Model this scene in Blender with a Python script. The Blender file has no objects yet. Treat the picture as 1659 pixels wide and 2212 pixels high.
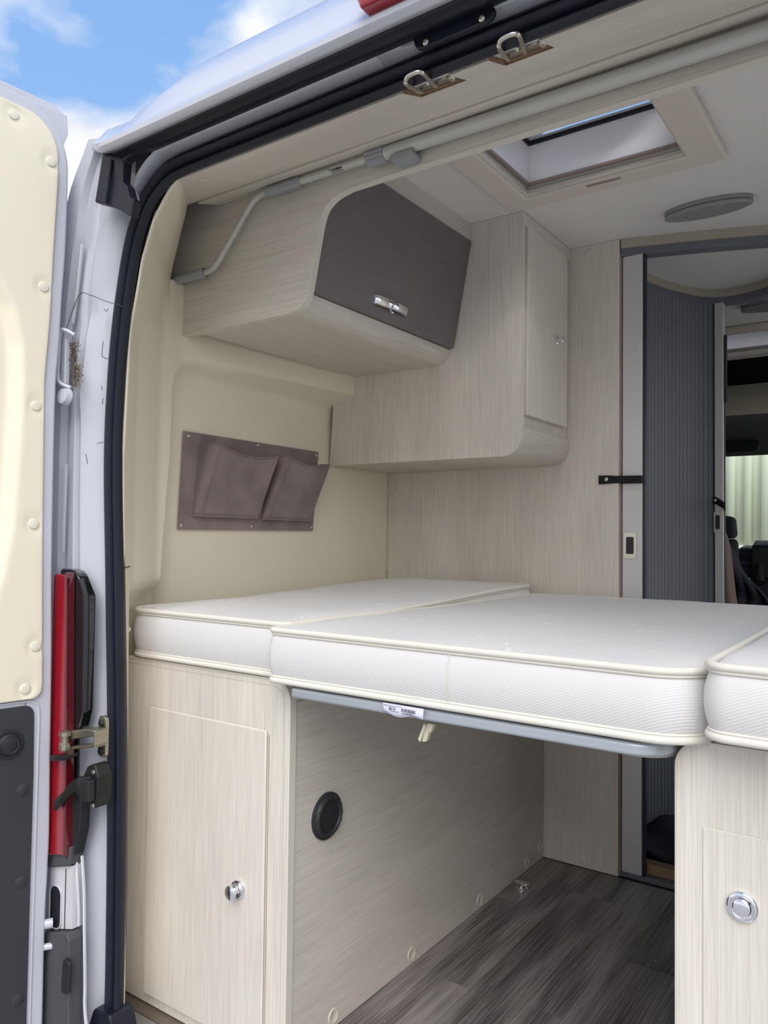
import bpy, bmesh, math, random
from mathutils import Vector, Matrix, Euler
random.seed(7)
S = bpy.context.scene
COL = S.collection
R = math.radians
# ------------------------------------------------------------------ camera
W_, H_ = 1659, 2212
YAW, PITCH, ROLL, FPX = 0.61298, 0.03225, 0.01195, 1676.2
cam_d = bpy.data.cameras.new('camera')
cam = bpy.data.objects.new('camera', cam_d)
COL.objects.link(cam)
cam_d.sensor_fit = 'HORIZONTAL'
cam_d.sensor_width = 36.0
cam_d.lens = 36.0 * FPX / W_
cam_d.clip_start = 0.02
cam_d.clip_end = 500
fw = Vector((-math.sin(YAW) * math.cos(PITCH), math.cos(YAW) * math.cos(PITCH), math.sin(PITCH)))
rt = Vector((math.cos(YAW), math.sin(YAW), 0))
up = rt.cross(fw)
r2 = math.cos(ROLL) * rt + math.sin(ROLL) * up
u2 = -math.sin(ROLL) * rt + math.cos(ROLL) * up
cam.matrix_world = Matrix(((r2.x, u2.x, -fw.x, 0.0), (r2.y, u2.y, -fw.y, 0.0), (r2.z, u2.z, -fw.z, 1.03), (0, 0, 0, 1)))
S.camera = cam
# ------------------------------------------------------------------ view
S.view_settings.view_transform = 'Standard'
S.view_settings.look = 'None'
S.view_settings.exposure = 0.45
S.view_settings.gamma = 1.0
S.view_settings.use_curve_mapping = False
# ------------------------------------------------------------------ world: blue sky with broken white cloud
world = bpy.data.worlds.new('sky')
S.world = world
world.use_nodes = True
wt = world.node_tree
wt.nodes.clear()
def wn(t, **k):
    n = wt.nodes.new(t)
    for a, b in k.items():
        setattr(n, a, b)
    return n
SKY_STRENGTH = 1.0
tc = wn('ShaderNodeTexCoord')
sep = wn('ShaderNodeSeparateXYZ')
wt.links.new(tc.outputs['Generated'], sep.inputs[0])
# cloud layer: direction projected on a plane overhead
den = wn('ShaderNodeMath', operation='ADD'); den.inputs[1].default_value = 0.28
mx = wn('ShaderNodeMath', operation='MAXIMUM'); mx.inputs[1].default_value = 0.0
wt.links.new(sep.outputs[2], mx.inputs[0]); wt.links.new(mx.outputs[0], den.inputs[0])
dx = wn('ShaderNodeMath', operation='DIVIDE'); dy = wn('ShaderNodeMath', operation='DIVIDE')
wt.links.new(sep.outputs[0], dx.inputs[0]); wt.links.new(den.outputs[0], dx.inputs[1])
wt.links.new(sep.outputs[1], dy.inputs[0]); wt.links.new(den.outputs[0], dy.inputs[1])
comb = wn('ShaderNodeCombineXYZ')
wt.links.new(dx.outputs[0], comb.inputs[0]); wt.links.new(dy.outputs[0], comb.inputs[1])
CLOUD_OFF = (3.855, 6.10, 0.0)
mp = wn('ShaderNodeMapping'); mp.inputs['Location'].default_value = CLOUD_OFF
wt.links.new(comb.outputs[0], mp.inputs[0])
cn = wn('ShaderNodeTexNoise'); cn.inputs['Scale'].default_value = 2.3; cn.inputs['Detail'].default_value = 9; cn.inputs['Roughness'].default_value = 0.52; cn.inputs['Distortion'].default_value = 0.25
wt.links.new(mp.outputs[0], cn.inputs['Vector'])
# more cloud toward the horizon
hz = wn('ShaderNodeMapRange'); hz.inputs['From Min'].default_value = 0.15; hz.inputs['From Max'].default_value = 0.62; hz.inputs['To Min'].default_value = 0.17; hz.inputs['To Max'].default_value = -0.01
wt.links.new(sep.outputs[2], hz.inputs['Value'])
ad = wn('ShaderNodeMath', operation='ADD')
wt.links.new(cn.outputs['Fac'], ad.inputs[0]); wt.links.new(hz.outputs[0], ad.inputs[1])
cr = wn('ShaderNodeValToRGB'); cr.color_ramp.elements[0].position = 0.47; cr.color_ramp.elements[1].position = 0.60
wt.links.new(ad.outputs[0], cr.inputs[0])
gr = wn('ShaderNodeValToRGB')
gr.color_ramp.elements[0].position = 0.0; gr.color_ramp.elements[0].color = (0.50, 0.62, 0.78, 1)
gr.color_ramp.elements[1].position = 0.9; gr.color_ramp.elements[1].color = (0.12, 0.26, 0.58, 1)
e = gr.color_ramp.elements.new(0.42); e.color = (0.22, 0.39, 0.68, 1)
wt.links.new(sep.outputs[2], gr.inputs[0])
cn2 = wn('ShaderNodeTexNoise'); cn2.inputs['Scale'].default_value = 5.0; cn2.inputs['Detail'].default_value = 5
wt.links.new(mp.outputs[0], cn2.inputs['Vector'])
cc = wn('ShaderNodeValToRGB')
cc.color_ramp.elements[0].position = 0.35; cc.color_ramp.elements[0].color = (0.54, 0.56, 0.62, 1)
cc.color_ramp.elements[1].position = 0.65; cc.color_ramp.elements[1].color = (0.86, 0.855, 0.86, 1)
wt.links.new(cn2.outputs['Fac'], cc.inputs[0])
mixc = wn('ShaderNodeMixRGB')
wt.links.new(cr.outputs[0], mixc.inputs[0]); wt.links.new(gr.outputs[0], mixc.inputs[1]); wt.links.new(cc.outputs[0], mixc.inputs[2])
bg = wn('ShaderNodeBackground'); bg.inputs['Strength'].default_value = SKY_STRENGTH
wt.links.new(mixc.outputs[0], bg.inputs['Color'])
wo = wn('ShaderNodeOutputWorld'); wt.links.new(bg.outputs[0], wo.inputs[0])
# ------------------------------------------------------------------ sun, veiled by cloud (very soft), behind the photographer
sd = bpy.data.lights.new('sun', 'SUN'); sd.energy = 2.25; sd.angle = R(50); sd.color = (1.0, 0.975, 0.94)
sun = bpy.data.objects.new('sun', sd); COL.objects.link(sun)
sun.rotation_euler = Vector((-0.38, 0.60, -0.70)).to_track_quat('-Z', 'Y').to_euler()

# ------------------------------------------------------------------ materials
MATS = {}
def newmat(name):
    m = bpy.data.materials.new(name); m.use_nodes = True
    nt = m.node_tree
    b = nt.nodes['Principled BSDF']
    MATS[name] = m
    return m, nt, b
def col(c, k=1.0):
    return (c[0] * k, c[1] * k, c[2] * k, 1)
def srgb(r, g, b):
    f = lambda v: ((v / 255 + 0.055) / 1.055) ** 2.4 if v > 10 else v / 255 / 12.92
    return (f(r), f(g), f(b))
def plain(name, c, rough=0.5, metal=0.0, noise=0.06, nscale=12.0, bump=0.0, bscale=200.0, coat=0.0, trans=0.0, spec=0.5, ior=1.45, emis=None):
    m, nt, b = newmat(name)
    b.inputs['Roughness'].default_value = rough; b.inputs['Metallic'].default_value = metal
    b.inputs['Coat Weight'].default_value = coat; b.inputs['Coat Roughness'].default_value = 0.08
    b.inputs['Transmission Weight'].default_value = trans; b.inputs['IOR'].default_value = ior
    b.inputs['Specular IOR Level'].default_value = spec
    t = nt.nodes.new('ShaderNodeTexCoord')
    n = nt.nodes.new('ShaderNodeTexNoise'); n.inputs['Scale'].default_value = nscale; n.inputs['Detail'].default_value = 4
    nt.links.new(t.outputs['Object'], n.inputs['Vector'])
    mr = nt.nodes.new('ShaderNodeMixRGB'); mr.inputs[1].default_value = col(c, 1 - noise); mr.inputs[2].default_value = col(c, 1 + noise)
    nt.links.new(n.outputs['Fac'], mr.inputs[0]); nt.links.new(mr.outputs[0], b.inputs['Base Color'])
    if bump:
        n2 = nt.nodes.new('ShaderNodeTexNoise'); n2.inputs['Scale'].default_value = bscale; n2.inputs['Detail'].default_value = 3
        nt.links.new(t.outputs['Object'], n2.inputs['Vector'])
        bp = nt.nodes.new('ShaderNodeBump'); bp.inputs['Strength'].default_value = bump; bp.inputs['Distance'].default_value = 0.002
        nt.links.new(n2.outputs['Fac'], bp.inputs['Height']); nt.links.new(bp.outputs[0], b.inputs['Normal'])
    if emis:
        b.inputs['Emission Color'].default_value = col(emis[0]); b.inputs['Emission Strength'].default_value = emis[1]
    return m
def wood(name, axis, c0, c1, c2, fine=1.0, rough=0.45, figure=0.25):
    """laminate with fine streaks running along `axis`"""
    m, nt, b = newmat(name)
    b.inputs['Roughness'].default_value = rough
    L = nt.links.new
    t = nt.nodes.new('ShaderNodeTexCoord')
    def mapped(al, ac):
        mpp = nt.nodes.new('ShaderNodeMapping')
        s = [ac, ac, ac]; s['xyz'.index(axis)] = al
        mpp.inputs['Scale'].default_value = s
        L(t.outputs['Object'], mpp.inputs[0]); return mpp
    a1 = mapped(7.0, 420.0 * fine); a2 = mapped(2.2, 90.0 * fine); a3 = mapped(1.2, 5.0)
    # slight waviness of the grain
    wv = nt.nodes.new('ShaderNodeTexNoise'); wv.inputs['Scale'].default_value = 3.0; L(t.outputs['Object'], wv.inputs['Vector'])
    def nz(mpp, d=5, ro=0.6):
        n = nt.nodes.new('ShaderNodeTexNoise'); n.inputs['Scale'].default_value = 1.0; n.inputs['Detail'].default_value = d; n.inputs['Roughness'].default_value = ro
        n.inputs['Distortion'].default_value = 0.35
        L(mpp.outputs[0], n.inputs['Vector']); return n
    n1, n2, n3 = nz(a1), nz(a2, 4), nz(a3, 3)
    r1 = nt.nodes.new('ShaderNodeValToRGB'); r1.color_ramp.elements[0].position = 0.33; r1.color_ramp.elements[1].position = 0.62
    r1.color_ramp.elements[0].color = col(c0); r1.color_ramp.elements[1].color = col(c1)
    L(n1.outputs['Fac'], r1.inputs[0])
    r2_ = nt.nodes.new('ShaderNodeValToRGB'); r2_.color_ramp.elements[0].position = 0.35; r2_.color_ramp.elements[1].position = 0.68
    r2_.color_ramp.elements[0].color = (0, 0, 0, 1); r2_.color_ramp.elements[1].color = (1, 1, 1, 1)
    L(n2.outputs['Fac'], r2_.inputs[0])
    mm = nt.nodes.new('ShaderNodeMath'); mm.operation = 'MULTIPLY'; mm.inputs[1].default_value = 0.40
    L(r2_.outputs[0], mm.inputs[0])
    mix = nt.nodes.new('ShaderNodeMixRGB'); mix.inputs[2].default_value = col(c2)
    L(mm.outputs[0], mix.inputs[0]); L(r1.outputs[0], mix.inputs[1])
    r3 = nt.nodes.new('ShaderNodeMapRange'); r3.inputs['From Min'].default_value = 0.3; r3.inputs['From Max'].default_value = 0.7
    r3.inputs['To Min'].default_value = 1 - figure * 0.35; r3.inputs['To Max'].default_value = 1 + figure * 0.25
    L(n3.outputs['Fac'], r3.inputs['Value'])
    sc = nt.nodes.new('ShaderNodeVectorMath'); sc.operation = 'SCALE'
    L(mix.outputs[0], sc.inputs[0]); L(r3.outputs[0], sc.inputs['Scale'])
    oi = nt.nodes.new('ShaderNodeObjectInfo')
    L(sc.outputs[0], b.inputs['Base Color'])
    bp = nt.nodes.new('ShaderNodeBump'); bp.inputs['Strength'].default_value = 0.12; bp.inputs['Distance'].default_value = 0.0006
    L(n1.outputs['Fac'], bp.inputs['Height']); L(bp.outputs[0], b.inputs['Normal'])
    return m
OAK = [srgb(197, 188, 175), srgb(219, 211, 199), srgb(222, 215, 203)]
oak_v = wood('pale_oak_upright_grain', 'z', *OAK)
oak_x = wood('pale_oak_crosswise_grain', 'x', *OAK)
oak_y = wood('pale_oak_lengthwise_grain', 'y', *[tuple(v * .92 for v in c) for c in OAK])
edge_m = plain('pale_edge_banding', srgb(210, 203, 189), 0.45, noise=0.02)
brown_door = wood('dark_taupe_laminate', 'y', srgb(104, 95, 95), srgb(117, 108, 107), srgb(110, 101, 101), fine=0.8, rough=0.35, figure=0.1)
cream = plain('cream_moulded_plastic', srgb(231, 222, 198), 0.5, noise=0.012, bump=0.10, bscale=900)
cream_dot = plain('cream_stud_plastic', srgb(226, 219, 200), 0.4, noise=0.01)
white_paint = plain('white_body_paint', srgb(193, 194, 201), 0.28, noise=0.02, nscale=3, coat=0.6)
white_dirty = plain('white_body_paint_dusty', srgb(206, 205, 208), 0.42, noise=0.05, nscale=9, coat=0.25)
seal_m = plain('black_rubber', srgb(20, 24, 38), 0.45, noise=0.2, nscale=18, bump=0.1, bscale=400)
black_pl = plain('black_plastic', srgb(38, 39, 42), 0.5, noise=0.12, bump=0.12, bscale=700)
black_trim = plain('black_grained_trim', srgb(52, 54, 58), 0.55, noise=0.08, bump=0.3, bscale=900)
grey_pl = plain('grey_bumper_plastic', srgb(76, 76, 79), 0.6, noise=0.08, bump=0.25, bscale=800)
greasy = plain('greasy_black_metal', srgb(40, 39, 38), 0.45, noise=0.3, nscale=60, metal=0.3)
steel = plain('satin_steel', srgb(196, 190, 176), 0.28, metal=1.0, noise=0.12, nscale=60)
zinc = plain('zinc_plate', srgb(176, 170, 150), 0.35, metal=0.9, noise=0.2, nscale=70)
chrome = plain('chrome', (0.86, 0.86, 0.88), 0.07, metal=1.0, noise=0.01)
alu = plain('anodised_aluminium', srgb(190, 190, 188), 0.38, metal=0.55, noise=0.03)
alu_post = plain('brushed_aluminium_post', srgb(205, 203, 200), 0.45, metal=0.35, noise=0.04, nscale=30)
grip_m = plain('grey_grip_plastic', srgb(150, 152, 156), 0.42, noise=0.03)
rail_white = plain('grey_lacquered_tube', srgb(190, 189, 182), 0.38, noise=0.04, metal=0.2)
frame_grey = plain('silver_grey_lacquer', srgb(176, 182, 186), 0.33, metal=0.35, noise=0.03)
ceil_m = plain('off_white_ceiling_vinyl', srgb(222, 218, 213), 0.8, noise=0.015, bump=0.12, bscale=500)
sky_frame = plain('beige_skylight_plastic', srgb(214, 204, 192), 0.45, noise=0.01)
sky_white = plain('white_skylight_plastic', srgb(248, 246, 249), 0.4, noise=0.01)
rail_br = plain('taupe_blind_rail', srgb(150, 132, 126), 0.4, noise=0.03)
ply = None
red_lens = plain('red_lens', srgb(148, 16, 30), 0.12, noise=0.10, nscale=30, coat=1.0)
dark_red = plain('dark_red_lens_border', srgb(92, 16, 26), 0.15, noise=0.1, coat=1.0)
lamp_black = plain('glossy_black_lens', srgb(24, 25, 27), 0.15, noise=0.15, coat=0.8)
taupe = None
tambour_m = plain('slate_grey_slat_plastic', srgb(114, 117, 121), 0.5, noise=0.04)
track_m = plain('slate_grey_track', srgb(106, 110, 116), 0.45, noise=0.03)
header_m = plain('beige_foam_edging', srgb(168, 160, 142), 0.6, noise=0.03)
strap_m = plain('black_webbing', srgb(24, 24, 26), 0.8, noise=0.2, nscale=80, bump=0.4, bscale=900)
dark_rub = plain('charcoal_cloth', srgb(40, 42, 48), 0.9, noise=0.15, nscale=20, bump=0.4, bscale=500)
headliner = plain('dark_grey_headliner', srgb(92, 90, 88), 0.95, noise=0.06, bump=0.3, bscale=600)
black_matte = plain('black_interior_panel', srgb(30, 31, 33), 0.7, noise=0.1)
seat_br = plain('taupe_seat_velour', srgb(120, 100, 90), 0.85, noise=0.06, bump=0.3, bscale=300)
dash_m = plain('dark_dashboard_plastic', srgb(34, 44, 56), 0.5, noise=0.1, bump=0.2, bscale=600)
beige_pl = plain('cream_armrest_plastic', srgb(222, 214, 188), 0.5, noise=0.02)
clip_m = plain('cream_clip_plastic', srgb(205, 196, 172), 0.5, noise=0.02)
grn = plain('pale_green_sheet_steel', srgb(232, 236, 208), 0.5, noise=0.03, nscale=1.5)
asph = plain('pale_concrete', srgb(176, 174, 169), 0.9, noise=0.12, nscale=6, bump=0.5, bscale=60)
sill_m = plain('dirty_grey_sill', srgb(128, 126, 120), 0.5, noise=0.15, nscale=14)
brown_alu = plain('dull_bronze_sill_trim', srgb(122, 112, 98), 0.4, noise=0.15, nscale=22, metal=0.4)
paper = plain('lilac_white_care_label', srgb(206, 204, 220), 0.6, noise=0.02)
ink = plain('black_print', srgb(34, 34, 44), 0.6, noise=0.02)
litter_m = plain('dry_leaf_litter', srgb(110, 88, 66), 0.9, noise=0.45, nscale=160)
litter_g = plain('grey_green_seed_litter', srgb(168, 164, 140), 0.9, noise=0.2, nscale=160)
twig_m = plain('dark_twig', srgb(50, 42, 40), 0.9, noise=0.2)
lamp_gl = plain('clear_lamp_lens', srgb(172, 173, 174), 0.10, noise=0.10, trans=0.35, nscale=30)
grey_lamp = plain('grey_lamp_base', srgb(140, 141, 142), 0.4, noise=0.05)
mat_dark = plain('black_floor_mat', srgb(28, 30, 34), 0.8, noise=0.2, nscale=40)
def plymat():
    m, nt, b = newmat('layered_plywood_edge'); L = nt.links.new
    t = nt.nodes.new('ShaderNodeTexCoord'); s = nt.nodes.new('ShaderNodeSeparateXYZ'); L(t.outputs['Object'], s.inputs[0])
    w = nt.nodes.new('ShaderNodeMath'); w.operation = 'MULTIPLY'; w.inputs[1].default_value = 2 * math.pi / 0.006; L(s.outputs[2], w.inputs[0])
    sn = nt.nodes.new('ShaderNodeMath'); sn.operation = 'SINE'; L(w.outputs[0], sn.inputs[0])
    mr = nt.nodes.new('ShaderNodeMapRange'); mr.inputs['From Min'].default_value = -1; L(sn.outputs[0], mr.inputs['Value'])
    mx_ = nt.nodes.new('ShaderNodeMixRGB'); mx_.inputs[1].default_value = col(srgb(120, 92, 66)); mx_.inputs[2].default_value = col(srgb(176, 146, 110))
    L(mr.outputs[0], mx_.inputs[0]); L(mx_.outputs[0], b.inputs['Base Color']); b.inputs['Roughness'].default_value = 0.6
    return m
ply = plymat()
def suede():
    m, nt, b = newmat('taupe_faux_suede'); L = nt.links.new
    t = nt.nodes.new('ShaderNodeTexCoord')
    n = nt.nodes.new('ShaderNodeTexNoise'); n.inputs['Scale'].default_value = 9; n.inputs['Detail'].default_value = 2; L(t.outputs['Object'], n.inputs['Vector'])
    r = nt.nodes.new('ShaderNodeValToRGB'); r.color_ramp.elements[0].position = .38; r.color_ramp.elements[1].position = .62
    r.color_ramp.elements[0].color = col(srgb(124, 110, 107)); r.color_ramp.elements[1].color = col(srgb(142, 127, 123))
    L(n.outputs['Fac'], r.inputs[0]); L(r.outputs[0], b.inputs['Base Color']); b.inputs['Roughness'].default_value = 0.85
    b.inputs['Sheen Weight'].default_value = 0.25
    n2 = nt.nodes.new('ShaderNodeTexNoise'); n2.inputs['Scale'].default_value = 700; L(t.outputs['Object'], n2.inputs['Vector'])
    bp = nt.nodes.new('ShaderNodeBump'); bp.inputs['Strength'].default_value = .3; bp.inputs['Distance'].default_value = .001; L(n2.outputs['Fac'], bp.inputs['Height']); L(bp.outputs[0], b.inputs['Normal'])
    return m
taupe = suede()
def ticking(name, c, mode):
    """mattress cloth; mode 'side' has diagonal twill ribs, 'top' fine lengthwise ribs with quilting stitches"""
    m, nt, b = newmat(name); L = nt.links.new
    b.inputs['Roughness'].default_value = 0.85; b.inputs['Sheen Weight'].default_value = 0.15
    t = nt.nodes.new('ShaderNodeTexCoord'); s = nt.nodes.new('ShaderNodeSeparateXYZ'); L(t.outputs['Object'], s.inputs[0])
    def M(op, a, b_=None):
        n = nt.nodes.new('ShaderNodeMath'); n.operation = op
        for i, v in enumerate((a, b_)):
            if v is None: continue
            if isinstance(v, (int, float)): n.inputs[i].default_value = v
            else: L(v, n.inputs[i])
        return n.outputs[0]
    if mode == 'side':
        u = M('ADD', M('MULTIPLY', s.outputs[0], -0.42), M('ADD', s.outputs[2], M('MULTIPLY', s.outputs[1], 0.42)))
        wave = M('SINE', M('MULTIPLY', u, 2 * math.pi / 0.0042))
    else:
        wave = M('SINE', M('MULTIPLY', s.outputs[0], 2 * math.pi / 0.0045))
    n = nt.nodes.new('ShaderNodeTexNoise'); n.inputs['Scale'].default_value = 6; n.inputs['Detail'].default_value = 3; L(t.outputs['Object'], n.inputs['Vector'])
    mr = nt.nodes.new('ShaderNodeMapRange'); mr.inputs['From Min'].default_value = -1; mr.inputs['To Min'].default_value = 0.975; mr.inputs['To Max'].default_value = 1.0; L(wave, mr.inputs['Value'])
    mr2 = nt.nodes.new('ShaderNodeMapRange'); mr2.inputs['To Min'].default_value = 0.96; mr2.inputs['To Max'].default_value = 1.03; L(n.outputs['Fac'], mr2.inputs['Value'])
    k = M('MULTIPLY', mr.outputs[0], mr2.outputs[0])
    h = M('MULTIPLY', wave, 0.5)
    if mode == 'top':
        # broken stitch marks in wandering rows
        n3 = nt.nodes.new('ShaderNodeTexNoise'); n3.inputs['Scale'].default_value = 5; L(t.outputs['Object'], n3.inputs['Vector'])
        row = M('ADD', M('MULTIPLY', s.outputs[1], 7.0), M('MULTIPLY', n3.outputs['Fac'], 2.2))
        d = M('ABSOLUTE', M('SUBTRACT', M('FRACT', row), 0.5))
        on = M('LESS_THAN', d, 0.022)
        n4 = nt.nodes.new('ShaderNodeTexNoise'); n4.inputs['Scale'].default_value = 38; L(t.outputs['Object'], n4.inputs['Vector'])
        on2 = M('MULTIPLY', on, M('GREATER_THAN', n4.outputs['Fac'], 0.54))
        k = M('ADD', k, M('MULTIPLY', on2, 0.14))
        h = M('SUBTRACT', h, M('MULTIPLY', on, 1.2))
    sc = nt.nodes.new('ShaderNodeVectorMath'); sc.operation = 'SCALE'; sc.inputs[0].default_value = c; L(k, sc.inputs['Scale'])
    L(sc.outputs[0], b.inputs['Base Color'])
    bp = nt.nodes.new('ShaderNodeBump'); bp.inputs['Strength'].default_value = 0.32; bp.inputs['Distance'].default_value = 0.0009; L(h, bp.inputs['Height']); L(bp.outputs[0], b.inputs['Normal'])
    return m
tick_side = ticking('ivory_twill_ticking', srgb(215, 211, 208), 'side')
tick_top = ticking('ivory_ribbed_ticking', srgb(210, 207, 204), 'top')
piping_m = plain('cream_piping_tape', srgb(222, 216, 204), 0.8, noise=0.03, nscale=60, bump=0.3, bscale=900)
def plankmat():
    m, nt, b = newmat('dark_grey_oak_vinyl'); L = nt.links.new
    b.inputs['Roughness'].default_value = 0.42
    t = nt.nodes.new('ShaderNodeTexCoord'); oi = nt.nodes.new('ShaderNodeObjectInfo')
    mpp = nt.nodes.new('ShaderNodeMapping'); mpp.inputs['Scale'].default_value = (1, 0.16, 1)
    off = nt.nodes.new('ShaderNodeCombineXYZ'); mm = nt.nodes.new('ShaderNodeMath'); mm.operation = 'MULTIPLY'; mm.inputs[1].default_value = 31.0
    L(oi.outputs['Random'], mm.inputs[0]); L(mm.outputs[0], off.inputs[0]); L(mm.outputs[0], off.inputs[2])
    L(t.outputs['Object'], mpp.inputs[0])
    va = nt.nodes.new('ShaderNodeVectorMath'); va.operation = 'ADD'; L(mpp.outputs[0], va.inputs[0]); L(off.outputs[0], va.inputs[1])
    # cathedral figure: banded noise contours
    n = nt.nodes.new('ShaderNodeTexNoise'); n.inputs['Scale'].default_value = 7.5; n.inputs['Detail'].default_value = 2; n.inputs['Roughness'].default_value = .4; L(va.outputs[0], n.inputs['Vector'])
    m1 = nt.nodes.new('ShaderNodeMath'); m1.operation = 'MULTIPLY'; m1.inputs[1].default_value = 26; L(n.outputs['Fac'], m1.inputs[0])
    sn = nt.nodes.new('ShaderNodeMath'); sn.operation = 'SINE'; L(m1.outputs[0], sn.inputs[0])
    f = nt.nodes.new('ShaderNodeMapping'); f.inputs['Scale'].default_value = (210, 5, 210); L(t.outputs['Object'], f.inputs[0])
    n2 = nt.nodes.new('ShaderNodeTexNoise'); n2.inputs['Scale'].default_value = 1; n2.inputs['Detail'].default_value = 5; L(f.outputs[0], n2.inputs['Vector'])
    r = nt.nodes.new('ShaderNodeValToRGB'); r.color_ramp.elements[0].position = 0.3; r.color_ramp.elements[1].position = 0.72
    r.color_ramp.elements[0].color = col(srgb(82, 76, 74)); r.color_ramp.elements[1].color = col(srgb(144, 136, 133))
    a = nt.nodes.new('ShaderNodeMath'); a.operation = 'MULTIPLY_ADD'; a.inputs[1].default_value = 0.12; L(sn.outputs[0], a.inputs[0]); L(n2.outputs['Fac'], a.inputs[2])
    L(a.outputs[0], r.inputs[0])
    mr = nt.nodes.new('ShaderNodeMapRange'); mr.inputs['To Min'].default_value = 0.74; mr.inputs['To Max'].default_value = 1.12; L(oi.outputs['Random'], mr.inputs['Value'])
    sc = nt.nodes.new('ShaderNodeVectorMath'); sc.operation = 'SCALE'; L(r.outputs[0], sc.inputs[0]); L(mr.outputs[0], sc.inputs['Scale'])
    L(sc.outputs[0], b.inputs['Base Color'])
    bp = nt.nodes.new('ShaderNodeBump'); bp.inputs['Strength'].default_value = 0.1; bp.inputs['Distance'].default_value = 0.001; L(n2.outputs['Fac'], bp.inputs['Height']); L(bp.outputs[0], b.inputs['Normal'])
    return m
plank_m = plankmat()
def glassmat(name, tint, rough=0.02):
    m, nt, b = newmat(name); L = nt.links.new
    nt.nodes.remove(b)
    g = nt.nodes.new('ShaderNodeBsdfGlossy'); g.inputs['Roughness'].default_value = rough
    tr = nt.nodes.new('ShaderNodeBsdfTransparent'); tr.inputs['Color'].default_value = col(tint)
    fr = nt.nodes.new('ShaderNodeFresnel'); fr.inputs['IOR'].default_value = 1.45
    t = nt.nodes.new('ShaderNodeTexCoord'); n = nt.nodes.new('ShaderNodeTexNoise'); n.inputs['Scale'].default_value = 6; L(t.outputs['Object'], n.inputs['Vector'])
    ms = nt.nodes.new('ShaderNodeMixShader'); L(fr.outputs[0], ms.inputs[0]); L(tr.outputs[0], ms.inputs[1]); L(g.outputs[0], ms.inputs[2])
    L(ms.outputs[0], nt.nodes['Material Output'].inputs[0])
    return m
glass = glassmat('clear_glazing', (0.93, 0.96, 0.95))
dome_m = glassmat('acrylic_dome', (0.97, 0.98, 0.98))

# ------------------------------------------------------------------ mesh helpers
def obj(name, bm, mat, parent=None, smooth=True, bevel=0.0, seg=2, ang=40):
    bmesh.ops.recalc_face_normals(bm, faces=bm.faces)
    me = bpy.data.meshes.new(name); bm.to_mesh(me); bm.free()
    me.materials.append(mat)
    o = bpy.data.objects.new(name, me); COL.objects.link(o)
    if smooth:
        me.polygons.foreach_set('use_smooth', [True] * len(me.polygons))
        me.set_sharp_from_angle(angle=R(ang))
    if bevel:
        md = o.modifiers.new('bevel', 'BEVEL'); md.width = bevel; md.segments = seg; md.limit_method = 'ANGLE'; md.angle_limit = R(40); md.harden_normals = True
    if parent: setp(o, parent)
    return o
def setp(o, parent):
    o.parent = parent
    p = parent; loc = Vector((0, 0, 0))
    while p: loc += p.location; p = p.parent
    # every parent is placed by translation only
    o.matrix_parent_inverse = Matrix.Translation(-Vector(gloc(parent)))
def gloc(p):
    if p.parent is None: return p.location
    return Vector(gloc(p.parent)) + p.location + p.matrix_parent_inverse.translation
def thing(name, label, cat, loc, group=None):
    o = bpy.data.objects.new(name, None); COL.objects.link(o)
    o.location = loc; o.empty_display_size = 0.05
    o['label'] = label; o['category'] = cat
    if group: o['group'] = group
    return o
def tag(o, label, cat, group=None):
    o['label'] = label; o['category'] = cat
    if group: o['group'] = group
    return o
def struct(o, label=None, cat=None):
    o['kind'] = 'structure'
    if label: o['label'] = label
    if cat: o['category'] = cat
    return o
def sroot(name, loc=(0, 0, 0), label=None, cat=None):
    o = bpy.data.objects.new(name, None); COL.objects.link(o); o.location = loc; o.empty_display_size = 0.05
    return struct(o, label, cat)
def dup(o, off, parent=None):
    c = o.copy(); COL.objects.link(c)
    c.location = Vector(o.location) + Vector(off)
    return c
def box(bm, x0, x1, y0, y1, z0, z1):
    vs = [bm.verts.new((x, y, z)) for x in (x0, x1) for y in (y0, y1) for z in (z0, z1)]
    for f in ((0, 1, 3, 2), (4, 6, 7, 5), (0, 4, 5, 1), (2, 3, 7, 6), (0, 2, 6, 4), (1, 5, 7, 3)):
        bm.faces.new([vs[i] for i in f])
    return bm
def nbox(*a): return box(bmesh.new(), *a)
def prism(bm, pts, axis, a, b):
    """polygon pts (2-D, in the plane of the other two axes, in x,y,z order) extruded along axis from a to b"""
    def v(p, t):
        if axis == 'x': return (t, p[0], p[1])
        if axis == 'y': return (p[0], t, p[1])
        return (p[0], p[1], t)
    A = [bm.verts.new(v(p, a)) for p in pts]; B = [bm.verts.new(v(p, b)) for p in pts]
    n = len(pts)
    bm.faces.new(A); bm.faces.new(B[::-1])
    for i in range(n): bm.faces.new((A[i], B[i], B[(i + 1) % n], A[(i + 1) % n]))
    return bm
def nprism(*a): return prism(bmesh.new(), *a)
def arc(cx, cy, r, a0, a1, n=8):
    return [(cx + r * math.cos(R(a0 + (a1 - a0) * i / n)), cy + r * math.sin(R(a0 + (a1 - a0) * i / n))) for i in range(n + 1)]
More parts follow.
